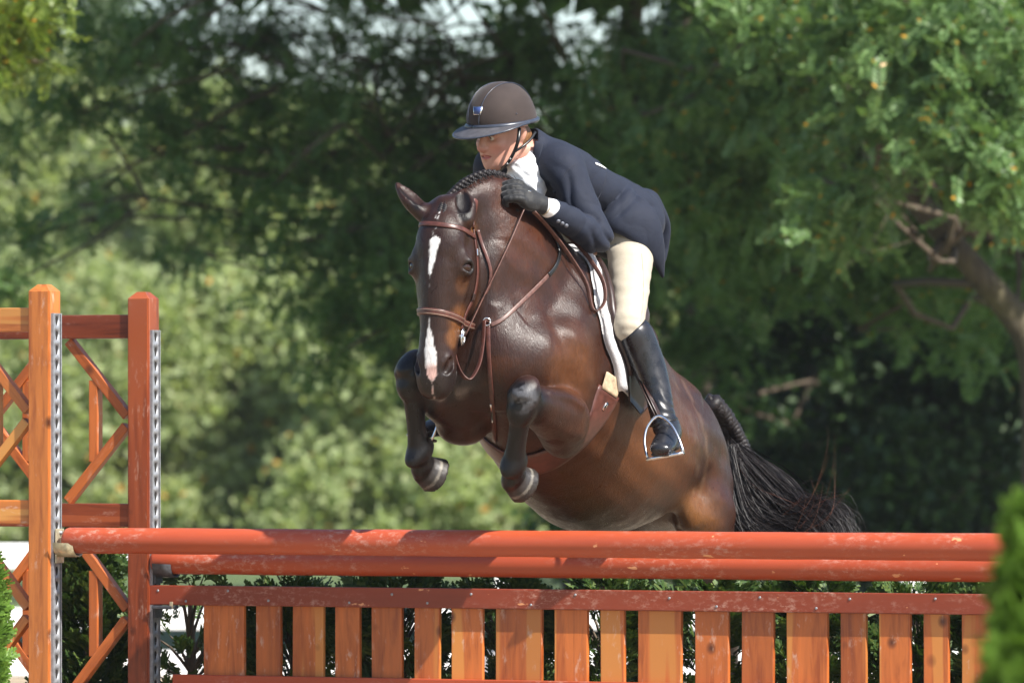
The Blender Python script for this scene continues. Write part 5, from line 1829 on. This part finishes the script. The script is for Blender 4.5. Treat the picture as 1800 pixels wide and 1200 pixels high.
# joints (near side); the far side is the mirror image across the horse
SHN, SHF = P(990, 296, 22.40), P(868, 292, 22.58)
ELN, WRN, HDN = P(1048, 416, 22.36), P(962, 365, 22.17), P(922, 347, 22.10)
ELF, WRF, HDF = P(884, 412, 22.72), P(886, 366, 22.52), P(893, 345, 22.42)
HIPN, KNN, ANN = P(1108, 428, 22.70), P(1106, 572, 22.36), P(1164, 728, 22.33)
TOEN, HEELN = P(1162, 788, 22.14), P(1182, 764, 22.38)
HIPF, KNF, ANF, TOEF, HEELF = mir(HIPN), mir(KNN) + FAROFF * .4, mirb(ANN), mirb(TOEN), mirb(HEELN)
PELV = P(1086, 392, 22.86)
spine = [PELV, P(1040, 352, 22.74), P(988, 316, 22.60), P(940, 285, 22.49)]
# head frame
RN = nrm((-0.72, -0.66, -0.20)); RS = nrm(np.cross(RN, UPZ) * -1.0)
if RS[0] < 0: RS = -RS
RS = nrm(RS + UPZ * -0.06 - RN * 0.0); RS = nrm(RS - RN * np.dot(RS, RN))
RU = nrm(np.cross(RS, RN));
if RU[2] < 0: RU = -RU
RC = P(882, 241, 22.42)
def K(n, s, u): return RC + RN * n + RS * s + RU * u
KAX = np.stack([RN, RS, RU])

# --- body: one continuous skin under the clothes
G = Grid(axis_range(-.45, .72, .010, (-.17, .10, .0030)), axis_range(.05, 1.35, .011, (.28, .56, .0032)), axis_range(1.22, 2.72, .010, (2.30, 2.62, .0029)))
G.tube([(spine[0], .145, .105), (spine[1], .12, .09), (spine[2], .145, .095), (spine[3], .13, .075)], LAT, .05, 3)
for sh, el, wr, hd in ((SHN, ELN, WRN, HDN), (SHF, ELF, WRF, HDF)):
    G.chain([spine[3] * .4 + sh * .6, sh, sh * .5 + el * .5, el, el * .5 + wr * .5, wr, hd], [.05, .052, .043, .037, .034, .0255, .016], .03)
for m_, hp, kn, an, toe in ((lambda p: p, HIPN, KNN, ANN, TOEN), (lambda p: mirb(p), HIPF, KNF, ANF, TOEF)):
    G.chain([PELV * .5 + hp * .5, hp, hp * .5 + kn * .5, kn, m_(P(1128, 612, 22.37)), m_(P(1143, 650, 22.37)), m_(P(1157, 692, 22.35)), an, m_(P(1172, 760, 22.32)), toe], [.085, .076, .060, .040, .038, .036, .030, .026, .022, .014], .04)
G.chain([spine[3], P(922, 268, 22.46), K(-.035, 0, -.06)], [.058, .052, .050], .03)
# head
G.ell(K(-.012, 0, .030), (.098, .076, .100), KAX, .02)
G.ell(K(.030, 0, -.028), (.066, .062, .078), KAX, .025)
G.ell(K(.052, 0, -.078), (.034, .040, .034), KAX, .022)            # jaw front
G.ell(K(.068, 0, -.092), (.020, .022, .018), KAX, .014)            # chin
for s in (-1, 1):
    G.tube([(K(-.020, .058 * s, -.030), .014, .020), (K(.010, .052 * s, -.066), .013, .018), (K(.050, .028 * s, -.092), .012, .014)], RN, .016, 3)   # jaw line
    G.ell(K(.060, .040 * s, -.014), (.020, .022, .018), KAX, .016)       # cheek bone
    G.ell(K(.083, .031 * s, .012), (.016, .016, .011), KAX, .010, True)  # socket
    G.ell(K(.068, .031 * s, .011), (.0135, .0145, .0125), KAX, .003)     # eyeball + lids
    G.tube([(K(.083, .016 * s, .026), .006, .006), (K(.080, .034 * s, .030), .006, .006), (K(.068, .050 * s, .026), .005, .005)], RU, .010, 3)  # brow
    G.tube([(K(.081, .018 * s, .017), .003, .003), (K(.0815, .031 * s, .0205), .0032, .003), (K(.072, .044 * s, .014), .003, .003)], RU, .003, 3)  # upper lid
    # ear
    G.tube([(K(-.022, .070 * s, -.018), .007, .007), (K(-.030, .078 * s, .000), .008, .009), (K(-.034, .080 * s, .020), .008, .010), (K(-.022, .077 * s, .030), .006, .006), (K(-.012, .072 * s, .014), .004, .004)], RS, .006, 3)
# nose
G.tube([(K(.084, 0, .022), .008, .008), (K(.096, 0, .000), .009, .009), (K(.106, 0, -.020), .012, .011), (K(.100, 0, -.030), .011, .008)], RS, .010, 3)
for s in (-1, 1):
    G.ell(K(.091, .013 * s, -.026), (.010, .008, .008), KAX, .006)
    G.ell(K(.098, .006 * s, -.0335), (.005, .0034, .004), KAX, .002, True)
# mouth
G.tube([(K(.078, -.020, -.053), .004, .004), (K(.090, 0, -.050), .0065, .005), (K(.078, .020, -.053), .004, .004)], RU, .005, 3)
G.tube([(K(.076, -.018, -.062), .004, .004), (K(.087, 0, -.062), .0065, .006), (K(.076, .018, -.062), .004, .004)], RU, .005, 3)
G.tube([(K(.082, -.024, -.0565), .003, .0022), (K(.0945, 0, -.0555), .003, .0022), (K(.082, .024, -.0565), .003, .0022)], RN, .002, 3, True)
t = NT('skin')
at = t.n('VertexColor', layer_name='tone')
f = t.noise(t.coords(), 220, 3)
t.base(t.mix(t.ramp(f, [(0.35, 0.10), (0.65, 0.0)]), at.outputs[0], (0.35, 0.12, 0.08)))
t.set(Roughness=0.46)
t.b.inputs['Subsurface Weight'].default_value = 0.12
t.b.inputs['Subsurface Radius'].default_value = (0.010, 0.004, 0.002)
t.bump(f, 0.10, 0.001)
M_SKIN = t.m
body, BVt, BQ = sdf_mesh('body', G, M_SKIN)
q = BVt - RC
n_, s_, u_ = q @ RN, q @ RS, q @ RU
C = np.tile(np.array((0.55, 0.285, 0.21)), (len(BVt), 1))
n1 = vnoise(BVt, 60, 5)
ckm = ss(-np.hypot(np.abs(s_) - .042, u_ + .030), -.034, -.008) * ss(n_, .01, .04)
C = mixc(C, (0.62, 0.235, 0.175), ckm * .55)
C = mixc(C, (0.55, 0.20, 0.15), ss(-np.hypot(s_, u_ + .028), -.022, -.008) * ss(n_, .07, .09) * .5)
lip = ss(-np.hypot(s_ / 2.2, (u_ + .057)), -.012, -.008) * ss(n_, .068, .076)
C = mixc(C, (0.46, 0.135, 0.115), lip * .85)
br = ss(-np.abs(u_ - .029 + .06 * np.abs(np.abs(s_) - .033)), -.005, -.002) * ss(-np.abs(np.abs(s_) - .033), -.020, -.015) * ss(n_, .05, .065)
C = mixc(C, (0.12, 0.055, 0.03), br * .7)
ey = ss(-np.hypot((np.abs(s_) - .031) / 1.35, (u_ - .010)), -.0092, -.0075) * ss(n_, .066, .072)
C = mixc(C, (0.62, 0.60, 0.58), ey)
C = mixc(C, (0.03, 0.02, 0.015), ss(-np.hypot(np.abs(s_) - .029, u_ - .011), -.0062, -.0048) * ss(n_, .066, .072))
C = mixc(C, (0.05, 0.025, 0.018), ss(-np.abs(u_ - .0195), -.0035, -.0015) * ss(-np.abs(np.abs(s_) - .031), -.017, -.014) * ss(n_, .068, .074) * .8)
C *= (0.94 + 0.12 * n1)[:, None]
set_attr(body, 'tone', C)

# --- cloth materials
def cloth_mat(name, c, rough=0.75, weave=900, var=0.12, sheen=0.15, wr=0.35, wsc=18):
    t = NT(name)
    v = t.coords()
    f = t.noise(v, weave, 2); f2 = t.noise(v, wsc, 4, 0.6, 0.5)
    t.base(t.ramp(f2, [(0.3, tuple(x * (1 - var) for x in c)), (0.7, tuple(min(1, x * (1 + var)) for x in c))]))
    t.set(Roughness=rough)
    t.b.inputs['Sheen Weight'].default_value = sheen
    t.b.inputs['Sheen Roughness'].default_value = 0.5
    t.b.inputs['Specular IOR Level'].default_value = 0.3
    m = t.mix(0.75, f, f2)
    t.bump(m, wr, 0.006)
    return t.m
M_NAVY = cloth_mat('navy_wool', (0.0095, 0.0135, 0.028), 0.72, sheen=0.04, wr=0.6)
M_BREECH = cloth_mat('beige_breeches', (0.41, 0.36, 0.28), 0.8, 1200, 0.06, 0.1, 0.25, 26)
M_SHIRT = cloth_mat('white_shirt', (0.80, 0.80, 0.82), 0.8, 1400, 0.03, 0.0, 0.5, 45)
M_GLOVE = cloth_mat('black_glove', (0.008, 0.008, 0.009), 0.5, 1500, 0.3, 0.2, 0.4, 90)

# --- breeches
G = Grid(axis_range(-.35, .66, .0065), axis_range(.15, 1.25, .0085), axis_range(1.60, 2.36, .0065))
G.ell(P(1088, 396, 22.86), (.145, .112, .108), np.stack([LAT, FWD, UPZ]), .03)
for hp, kn, an in ((HIPN, KNN, ANN), (HIPF, KNF, ANF)):
    top = PELV * .35 + hp * .65
    bm_ = (lambda p: np.asarray(p)) if hp is HIPN else mirb
    G.chain([top, hp, hp * .62 + kn * .38, hp * .25 + kn * .75, kn, kn * .5 + bm_(P(1128, 612, 22.37)) * .5, bm_(P(1128, 612, 22.37))], [.094, .088, .076, .063, .055, .048, .040], .04)
    G.ell(kn + FWD * .006, (.044, .044, .058), np.stack([LAT, FWD, UPZ]), .02)
def br_fold(X, Y, Z):
    h_ = 0
    for c, r, a, f in ((P(1092, 425, 22.62), .075, .0055, (30, 0, 105)), (P(1112, 575, 22.30), .05, .0030, (25, 0, 160)), (P(1128, 500, 22.5), .07, .0016, (90, 0, 60))):
        h_ = h_ + np.exp(-((X - c[0]) ** 2 + (Y - c[1]) ** 2 + (Z - c[2]) ** 2) / (r * r)) * a * (1 - 1.8 * np.abs(np.sin(.5 * (X * f[0] + Z * f[2]) + .6 * np.sin(40 * X))) ** .8)
    return (h_ + 0.0010 * np.sin(120 * Z + 25 * X) * np.sin(14 * Z + 6) + 0.0005 * np.sin(60 * Z - 70 * X)).astype(np.float32)
G.disp((-.4, .1, 1.5), (.7, 1.3, 2.4), br_fold)
breeches, BRV, BRQ = sdf_mesh('breeches', G, M_BREECH)
BRB = BVHTree.FromPolygons([tuple(v) for v in BRV], [tuple(q) for q in BRQ])
g = Geo(); strap(g, [(1128, 445), (1131, 490), (1130, 535), (1126, 565)], .0011, .0008, .0003, 6, BRB)
for i in range(len(g.V)): g.V[i] = g.V[i] - RG
g.build('seam', simple('beige_seam', (0.27, 0.23, 0.18), 0.8), breeches)

# --- boots
t = NT('black_boot_leather')
v = t.coords(); f = t.noise(v, 25, 4); f2 = t.noise(v, 500, 2)
t.base(t.ramp(f, [(0.3, (0.008, 0.008, 0.010)), (0.7, (0.020, 0.020, 0.024))])); t.set(Roughness=t.ramp(f, [(0.3, 0.22), (0.7, 0.38)])); t.bump(t.mix(0.5, f, f2), 0.15, 0.003)
M_BOOT = t.m
def boot(sgn):
    m_ = (lambda p: np.asarray(p)) if sgn > 0 else mirb
    kn, an, toe, heel = m_(KNN), m_(ANN), m_(TOEN), m_(HEELN)
    lo = np.minimum.reduce([kn, an, toe, heel]) - .12; hi = np.maximum.reduce([kn, an, toe, heel]) + .12
    G = Grid(*[axis_range(lo[i], hi[i], .0045) for i in range(3)])
    c1 = m_(P(1128, 612, 22.37)); c2 = m_(P(1143, 650, 22.37)); c3 = m_(P(1157, 692, 22.35))
    shin = nrm(an - kn)
    d_lat = np.asarray(m_(MIRC + LAT)) - np.asarray(m_(MIRC))
    G.tube([(m_(P(1117, 585, 22.36)), .058, .062), (c1, .058, .063), (c2, .055, .060), (c3, .045, .049), (an, .041, .046), (m_(P(1170, 748, 22.33)), .043, .052)], LAT, .02, 4)
    ft = nrm(toe - heel); fs = nrm(np.cross(ft, UPZ)); fu = np.cross(fs, ft)
    if fu[2] < 0: fu = -fu
    G.tube([(heel + ft * .02 + UPZ * .008, .036, .036), (heel * .55 + toe * .45 + UPZ * .012, .040, .038), (heel * .2 + toe * .8 + UPZ * .0, .043, .028), (toe + ft * .01, .036, .021)], fs, .03, 4)
    # sole and heel block
    G.tube([(heel * .35 + toe * .65 - UPZ * .030, .041, .006), (toe - UPZ * .022 + ft * .008, .036, .006)], fs, .004, 3)
    G.ell(heel - UPZ * .036 + ft * .02, (.034, .034, .020), np.stack([fs, ft, fu]), .006)
    # top line: rises to a point outside, falls in front
    cut = m_(P(1117, 575, 22.36))
    nn = nrm(shin * -1.0 + FWD * .42 + d_lat * -.25)
    X, Y, Z = G.pts(tuple(slice(0, len(a)) for a in G.ax))
    pl = ((X - cut[0]) * nn[0] + (Y - cut[1]) * nn[1] + (Z - cut[2]) * nn[2]).astype(np.float32)
    G.F = np.maximum(G.F, pl)
    # ankle creases
    def cr(X, Y, Z):
        w = np.exp(-(((X - an[0]) ** 2 + (Y - an[1]) ** 2 + (Z - an[2] - .012) ** 2) / .0042))
        return (w * .0022 * np.sin(190 * Z + 90 * X + 45 * Y + 2.5 * np.sin(40 * X - 30 * Z))).astype(np.float32)
    G.disp(lo, hi, cr)
    V, Q = G.mesh(); V = relax(V, Q, 1)
    o = mesh_np('boot', V - RG, Q, M_BOOT, RIDER, True)
    # spur strap and pull tab
    g = Geo()
    c = m_(P(1167, 742, 22.33))
    ax_ = nrm(m_(P(1175, 765, 22.33)) - an)
    u1 = nrm(np.cross(ax_, FWD)); u2 = np.cross(ax_, u1)
    g.tube(ring_pts(c, u1, u2, .047, .054, 28) - RG, .0045, 8)
    g.build('spur_strap', M_BLACKL, o)
    return o
boot(1); boot(-1)

# --- jacket
G = Grid(axis_range(-.22, .68, .0058), axis_range(.05, 1.15, .0072), axis_range(1.84, 2.56, .0052))
G.tube([(P(1092, 392, 22.86), .172, .138), (P(1068, 368, 22.80), .158, .120), (P(1034, 342, 22.71), .138, .102), (P(990, 313, 22.60), .155, .108), (P(950, 287, 22.51), .158, .092)], LAT, .04, 4)
for sh, el, wr in ((SHN, ELN, WRN), (SHF, ELF, WRF)):
    G.chain([spine[3] * .42 + sh * .58, sh, sh * .66 + el * .34, sh * .30 + el * .70, el, el * .62 + wr * .38, el * .12 + wr * .88], [.068, .073, .066, .062, .0585, .053, .044], .045)
# collar stand round the neck
G.tube([(P(934, 262, 22.47), .075, .07), (P(930, 254, 22.46), .066, .062)], LAT, .03, 2)
# skirt of the coat over the seat: a thin falling sheet on each side
for s in (1, -1):
    m_ = (lambda p: np.asarray(p)) if s > 0 else mir
    A_ = [m_(P(1088, 368, 22.64)), m_(P(1118, 386, 22.61)), m_(P(1142, 416, 22.61)), m_(P(1157, 452, 22.65)), m_(P(1165, 487, 22.70))]
    sd = np.array((.76, .35, .60)); sd = nrm(sd if s > 0 else sd - 2 * np.dot(sd, LAT) * LAT)
    G.tube([(A_[0], .092, .045), (A_[1], .080, .030), (A_[2], .058, .020), (A_[3], .030, .013), (A_[4], .005, .006)], sd, .025, 4)
G.tube([(P(1120, 360, 22.93), .10, .06), (P(1143, 395, 22.97), .085, .030), (P(1152, 432, 22.97), .060, .018), (P(1158, 462, 22.95), .03, .012)], LAT, .03, 4)
# open neck: hollow for shirt and throat
G.tube([(P(912, 268, 22.36), .040, .052), (P(926, 292, 22.36), .030, .050), (P(925, 322, 22.34), .016, .04)], LAT, .012, 3, True)
G.ell(P(918, 250, 22.44), (.062, .062, .075), np.stack([LAT, FWD, UPZ]), .010, True)
# folds
def folds(X, Y, Z):
    d = 0
    for c, r, a, f in ((ELN, .085, .0110, (70, 20, 95)), (SHN * .75 + ELN * .25 + np.array((-.03, -.03, -.04)), .07, .010, (95, 10, 45)), (P(1060, 350, 22.62), .12, .009, (48, 10, -60)), (P(1105, 385, 22.72), .12, .007, (60, 0, 40)), (P(985, 330, 22.42), .08, .009, (85, 0, 55)), (ELN * .5 + WRN * .5, .08, .006, (90, 30, -60))):
        w = np.exp(-((X - c[0]) ** 2 + (Y - c[1]) ** 2 + (Z - c[2]) ** 2) / (r * r))
        d = d + w * a * (1.1 - 1.9 * np.abs(np.sin(.5 * (X * f[0] + Y * f[1] + Z * f[2]) + 0.9 * np.sin(30 * X - 22 * Z))) ** .8)
    return d.astype(np.float32)
G.disp((-.3, 0, 1.7), (.7, 1.2, 2.6), folds)
jacket, JV, JQ = sdf_mesh('jacket', G, M_NAVY, it=1)
JB = BVHTree.FromPolygons([tuple(v) for v in JV], [tuple(q) for q in JQ])
def jpart(g, name, mat):
    for i in range(len(g.V)): g.V[i] = g.V[i] - RG
    return g.build(name, mat, jacket)
M_BUTTON = simple('dark_button', (0.13, 0.14, 0.17), 0.32, 0.2, 0.2, 80)
for x, y in ((981, 388), (988, 392), (995, 396)):
    p, n = surf(x, y, .003, JB)
    g = Geo(); u1 = nrm(np.cross(n, UPZ)); g.ball(p, (.0085, .0085, .005), 12, 8, np.stack([u1, np.cross(n, u1), n])); jpart(g, 'button', M_BUTTON)
M_SEAM = simple('navy_seam', (0.010, 0.012, 0.022), 0.8)
for pth in ([(1050, 352), (1062, 325), (1066, 302)], [(985, 322), (997, 300), (1012, 288)]):
    g = Geo(); strap(g, pth, .0014, .0010, .0004, 6, JB); jpart(g, 'seam', M_SEAM)
# lapel and collar edge
g = Geo(); strap(g, [(948, 250), (944, 272), (941, 300), (945, 325), (952, 345)], .016, .003, .003, 5, JB); jpart(g, 'lapel', M_NAVY)
# white number tag on the back
g = Geo(); strap(g, [(1046, 288), (1056, 292), (1064, 297)], .0045, .001, .003, 4, JB); jpart(g, 'number_tag', M_SHIRT)

# --- shirt: stock collar and shirt front inside the open coat, cuff at the wrist
G = Grid(axis_range(-.10, .25, .004), axis_range(.18, .70, .0048), axis_range(2.18, 2.52, .004))
G.tube([(P(919, 278, 22.46), .060, .056), (P(923, 288, 22.45), .064, .064), (P(926, 300, 22.44), .066, .075), (P(930, 330, 22.44), .060, .07)], LAT, .02, 3)
def sfold(X, Y, Z):
    return (.0035 * np.sin(150 * Z + 60 * X) * np.sin(90 * X + 20 * Z)).astype(np.float32)
G.disp((-.2, 0, 2.1), (.3, .8, 2.4), sfold)
G.ell(P(903, 252, 22.38), (.066, .075, .066), KAX, .010, True)
sdf_mesh('shirt', G, M_SHIRT)
G = Grid(*[axis_range(WRN[i] - .09, WRN[i] + .09, .003) for i in range(3)])
d = nrm(HDN - WRN)
G.seg(WRN - d * .022, WRN + d * .006, UPZ, UPZ, (.039, .034), (.039, .034), .004)
sdf_mesh('cuff', G, M_SHIRT)
g = Geo(); u1 = nrm(np.cross(d, UPZ)); u2 = np.cross(d, u1)
g.tube(ring_pts(WRN + d * .014, u1, u2, .0300, .0300) - RG, .0042, 8); g.build('bracelet', simple('pale_bracelet', (0.55, 0.48, 0.36), 0.4, 0.5, 0.4, 200), RIDER)

# --- gloved hands
def hand(wr, hd, back, thumb_dir, name='glove'):
    """closed riding fist: wrist -> knuckles, back = normal of the back of the hand"""
    d = nrm(hd - wr); b = nrm(back - d * np.dot(back, d)); t_ = nrm(np.cross(d, b))
    if t_ @ thumb_dir < 0: t_ = -t_
    c = hd
    G = Grid(*[axis_range(c[i] - .15, c[i] + .15, .0032) for i in range(3)])
    z_ = 1.28
    q = lambda x, y, z: c + (d * x + t_ * y + b * z) * z_
    ax_ = np.stack([d, t_, b])
    G.ell(q(-.008, 0, 0), (.058, .051, .028), ax_, .01)
    G.seg(q(-.062, 0, 0), q(-.018, 0, 0), t_, t_, (.034, .043), (.030, .029), .014)
    G.seg(q(-.066, 0, 0), q(-.052, 0, 0), t_, t_, (.036, .037), (.032, .032), .004)     # wrist strap
    for k, (y, l) in enumerate(((.029, .94), (.010, 1.05), (-.010, 1.0), (-.028, .82))):
        kn = q(.030 - .004 * abs(k - 1), y, .008)
        p1 = q(.030 + .024 * l, y * .95, -.020 * l)
        p2 = q(.022 + .008 * l, y * .9, -.052 * l)
        p3 = q(-.004, y * .85, -.050 * l)
        G.chain([q(.0, y * .9, .004), kn, p1, p2, p3], [.0140, .0146, .0126, .0116, .0105], .005, 3)
    G.chain([q(-.030, .030, -.008), q(-.008, .042, -.020), q(.018, .036, -.034), q(.036, .022, -.036)], [.0165, .0156, .0132, .0112], .006, 3)
    o, V, Q = sdf_mesh(name, G, M_GLOVE)
    return o, q
gl, qh = hand(WRN, P(921, 345, 22.12), np.array((.15, -.75, .65)), UPZ * 1.0 + FWD * .2)
g = Geo(); g.tube([qh(-.006, .002, .0228) - RG, qh(.004, .002, .0228) - RG], [.0045, .001], 6); g.build('logo', M_CHROME, gl)
hand(WRF, HDF, np.array((-.5, .2, .8)), UPZ)

# --- hair under the helmet
M_HAIRR = simple('light_brown_hair', (0.20, 0.095, 0.040), 0.5, 0, 0.4, 160, 0.6, 0.004)
G = Grid(*[axis_range(RC[i] - .16, RC[i] + .16, .004) for i in range(3)])
G.ell(K(-.040, 0, .000), (.066, .080, .062), KAX, .01)
G.ell(K(-.085, 0, -.010), (.034, .055, .045), KAX, .02)
G.ell(K(.040, 0, -.050), (.09, .10, .075), KAX, .012, True)
sdf_mesh('hair', G, M_HAIRR)

# --- helmet
t = NT('brown_helmet_velvet')
v = t.coords(); f = t.noise(v, 500, 3); f2 = t.noise(v, 14, 3)
t.base(t.ramp(f2, [(0.3, (0.022, 0.0135, 0.0115)), (0.7, (0.034, 0.022, 0.019))])); t.set(Roughness=0.85)
t.b.inputs['Sheen Weight'].default_value = 0.15; t.b.inputs['Sheen Roughness'].default_value = 0.4
t.bump(f, 0.3, 0.001)
M_VELVET = t.m
M_TRIM = simple('dark_blue_trim', (0.035, 0.042, 0.062), 0.30, 0, 0.2, 30)
helmet = empty('helmet', tuple(RC - RG)); helmet.parent = RIDER
HT = nrm(RU + RN * .07)
HNr = nrm(RN - HT * np.dot(RN, HT)); HSr = np.cross(HT, HNr)
if HSr @ RS < 0: HSr = -HSr
HCc = K(-.008, 0, .072)
def he(th, ph, k=1.0):
    """th round from the front, ph 0 at the crown .. 1 at the rim"""
    a = ph * 1.66
    cf, cs = math.cos(th), math.sin(th)
    rf = .136 if cf > 0 else .138
    drop = .010 * (ph ** 3) * (1 - cf) * 1.6
    return HCc + HNr * (rf * k * math.sin(a) * cf) + HSr * (.112 * k * math.sin(a) * cs) + HT * (.126 * k * math.cos(a) - drop)
nu_, nv_ = 56, 22
def shell(k, p1):
    return np.array([he(2 * PI * i / nu_, p1 * j / nv_, k) for j in range(nv_ + 1) for i in range(nu_)])
i_ = np.arange(nu_)[None, :]; j_ = np.arange(nv_)[:, None] * nu_
Fq = np.stack([j_ + i_, j_ + nu_ + i_, j_ + nu_ + (i_ + 1) % nu_, j_ + (i_ + 1) % nu_], -1).reshape(-1, 4)
Vo, Vi = shell(1.0, 1.0), shell(.94, 1.0)
m = len(Vo)
rim = np.arange(nv_ * nu_, m); rim2 = np.roll(rim, -1)
mesh_np('shell', np.vstack([Vo, Vi]) - RC, np.vstack([Fq, Fq[:, ::-1] + m, np.stack([rim, rim + m, rim2 + m, rim2], -1)]), M_VELVET, helmet, True)
g = Geo(); g.tube(np.array([he(2 * PI * i / 60, .975, 1.008) - RC for i in range(61)]), .0085, 10); g.build('rim_band', M_TRIM, helmet)
for off in (-.30, .30):
    g = Geo(); g.tube(np.array([he(0 if p >= 0 else PI, abs(p), 1.001) + HSr * off * .11 * (1 - abs(p) ** 3 * .25) - HT * (.0045 * (1 - abs(p))) - RC for p in np.linspace(.93, -.95, 40)]), .0016, 6); g.build('piping', M_TRIM, helmet)
# peak: wide, curved, sweeping back along the sides
Vp = []
nA, nB = 40, 8
for ii in range(nA + 1):
    th = -1.75 + 3.5 * ii / nA
    w = .060 * max(0.0, math.cos(th * .9)) ** 1.0 + .006
    for top in (1, 0):
        for jj in range(nB + 1):
            k = jj / nB
            p = he(th, .985, 1.0)
            out = nrm(HNr * math.cos(th) * 1.15 + HSr * math.sin(th) * .75)
            z = -.024 * k ** 1.2 * max(0.15, math.cos(th)) + .004 * (math.sin(th) ** 2) * k
            Vp.append(p + out * w * k + HT * (z + (.0022 if top else -.0022)) - RC)
st_n = 2 * (nB + 1)
Fp = []
for ii in range(nA):
    a = ii * st_n
    for jj in range(nB):
        Fp.append((a + jj, a + jj + 1, a + st_n + jj + 1, a + st_n + jj))
        b = a + nB + 1
        Fp.append((b + jj, b + st_n + jj, b + st_n + jj + 1, b + jj + 1))
    Fp.append((a + nB, a + 2 * nB + 1, a + st_n + 2 * nB + 1, a + st_n + nB))
peak = mesh_np('peak', np.array(Vp), np.array(Fp), simple('peak_suede', (0.060, 0.058, 0.066), 0.6, 0, 0.25, 60, 0.2), helmet, True)
g = Geo(); g.tube(np.array([Vp[ii * st_n + nB] + (HT * -.0022) for ii in range(nA + 1)]), .0032, 8); g.build('peak_edge', M_TRIM, peak)
# badge on the front and the vent stud on the side
def on_shell(px, py):
    best = None
    for th in np.linspace(-PI, PI, 120):
        for ph in np.linspace(.2, 1, 50):
            pt = he(th, ph)
            if (pt - HCc) @ (pt - CAMP) > 0: continue
            x, y = PX(pt)
            e = (x - px) ** 2 + (y - py) ** 2
            if best is None or e < best[0]: best = (e, th, ph)
    return best[1], best[2]
th0, ph0 = on_shell(840, 194)
bc = he(th0, ph0, 1.006)
e1 = nrm(he(th0 + .1, ph0) - he(th0 - .1, ph0)); e2 = nrm(he(th0, ph0 - .05) - he(th0, ph0 + .05)); bn = nrm(bc - HCc)
def badge(k, off, mat, name, par):
    c = bc + bn * off - RC
    V = [c + e1 * .020 * k + e2 * .014 * k, c - e1 * .020 * k + e2 * .014 * k, c - e1 * .014 * k - e2 * .016 * k, c + e1 * .014 * k - e2 * .016 * k]
    V2 = [v - bn * .005 for v in V]
    return mesh_np(name, np.array(V + V2), np.array([(0, 1, 2, 3), (0, 4, 5, 1), (1, 5, 6, 2), (2, 6, 7, 3), (3, 7, 4, 0)]), mat, par)
bd_ = badge(1.0, .004, M_CHROME, 'badge', helmet)
badge(.84, .0048, simple('badge_blue', (0.05, 0.08, 0.22), 0.3, 0.3), 'badge_face', bd_)
th1, ph1 = on_shell(907, 201)
g = Geo(); g.ball(he(th1, ph1, 1.002) - RC, .0030, 8, 6); g.build('stud', M_TRIM, helmet)
# chin strap
for s in (1, -1):
    g = Geo()
    if s > 0: pth = [P(913, 226, 22.33), P(911, 245, 22.31), P(906, 262, 22.32), P(897, 280, 22.335), P(889, 291, 22.35), K(.035, 0, -.118)]
    else: pth = [K(.0, -.085, .03), K(.0, -.080, -.02), K(.012, -.062, -.075), K(.035, 0, -.118)]
    g.tube([p - RC for p in pth], .0065, 8, sm=5); st_o = g.build('chin_strap', M_BLACKL, helmet)
    if s > 0:
        g = Geo(); g.tube([p - RC for p in (P(941, 232, 22.38), P(932, 246, 22.35), P(918, 258, 22.325), P(906, 266, 22.32))], .0050, 8, sm=5); g.build('rear_strap', M_BLACKL, st_o)
        for x, y in ((897, 279), (892, 288)):
            g = Geo(); g.ball(P(x, y, 22.325) - RC, .0035, 8, 6); g.build('snap', M_CHROME, st_o)

# ------------------------------------------------------------------ summer haze: one closed box of thin air round camera and place
t = bpy.data.materials.new('haze')
t.use_nodes = True
nt = t.node_tree
nt.nodes.remove(nt.nodes['Principled BSDF'])
pv = nt.nodes.new('ShaderNodeVolumePrincipled')
pv.inputs['Color'].default_value = (0.93, 0.95, 1.0, 1)
pv.inputs['Density'].default_value = 0.00028
pv.inputs['Anisotropy'].default_value = 0.2
nt.links.new(pv.outputs[0], nt.nodes['Material Output'].inputs['Volume'])
bm = bmesh.new()
bm_box(bm, (0, 500, 9.0), (1220, 1420, 20.2))
hz = mesh_bm('haze', bm, t)
tag(hz, 'thin summer haze filling the air over the arena', 'haze', kind='stuff')
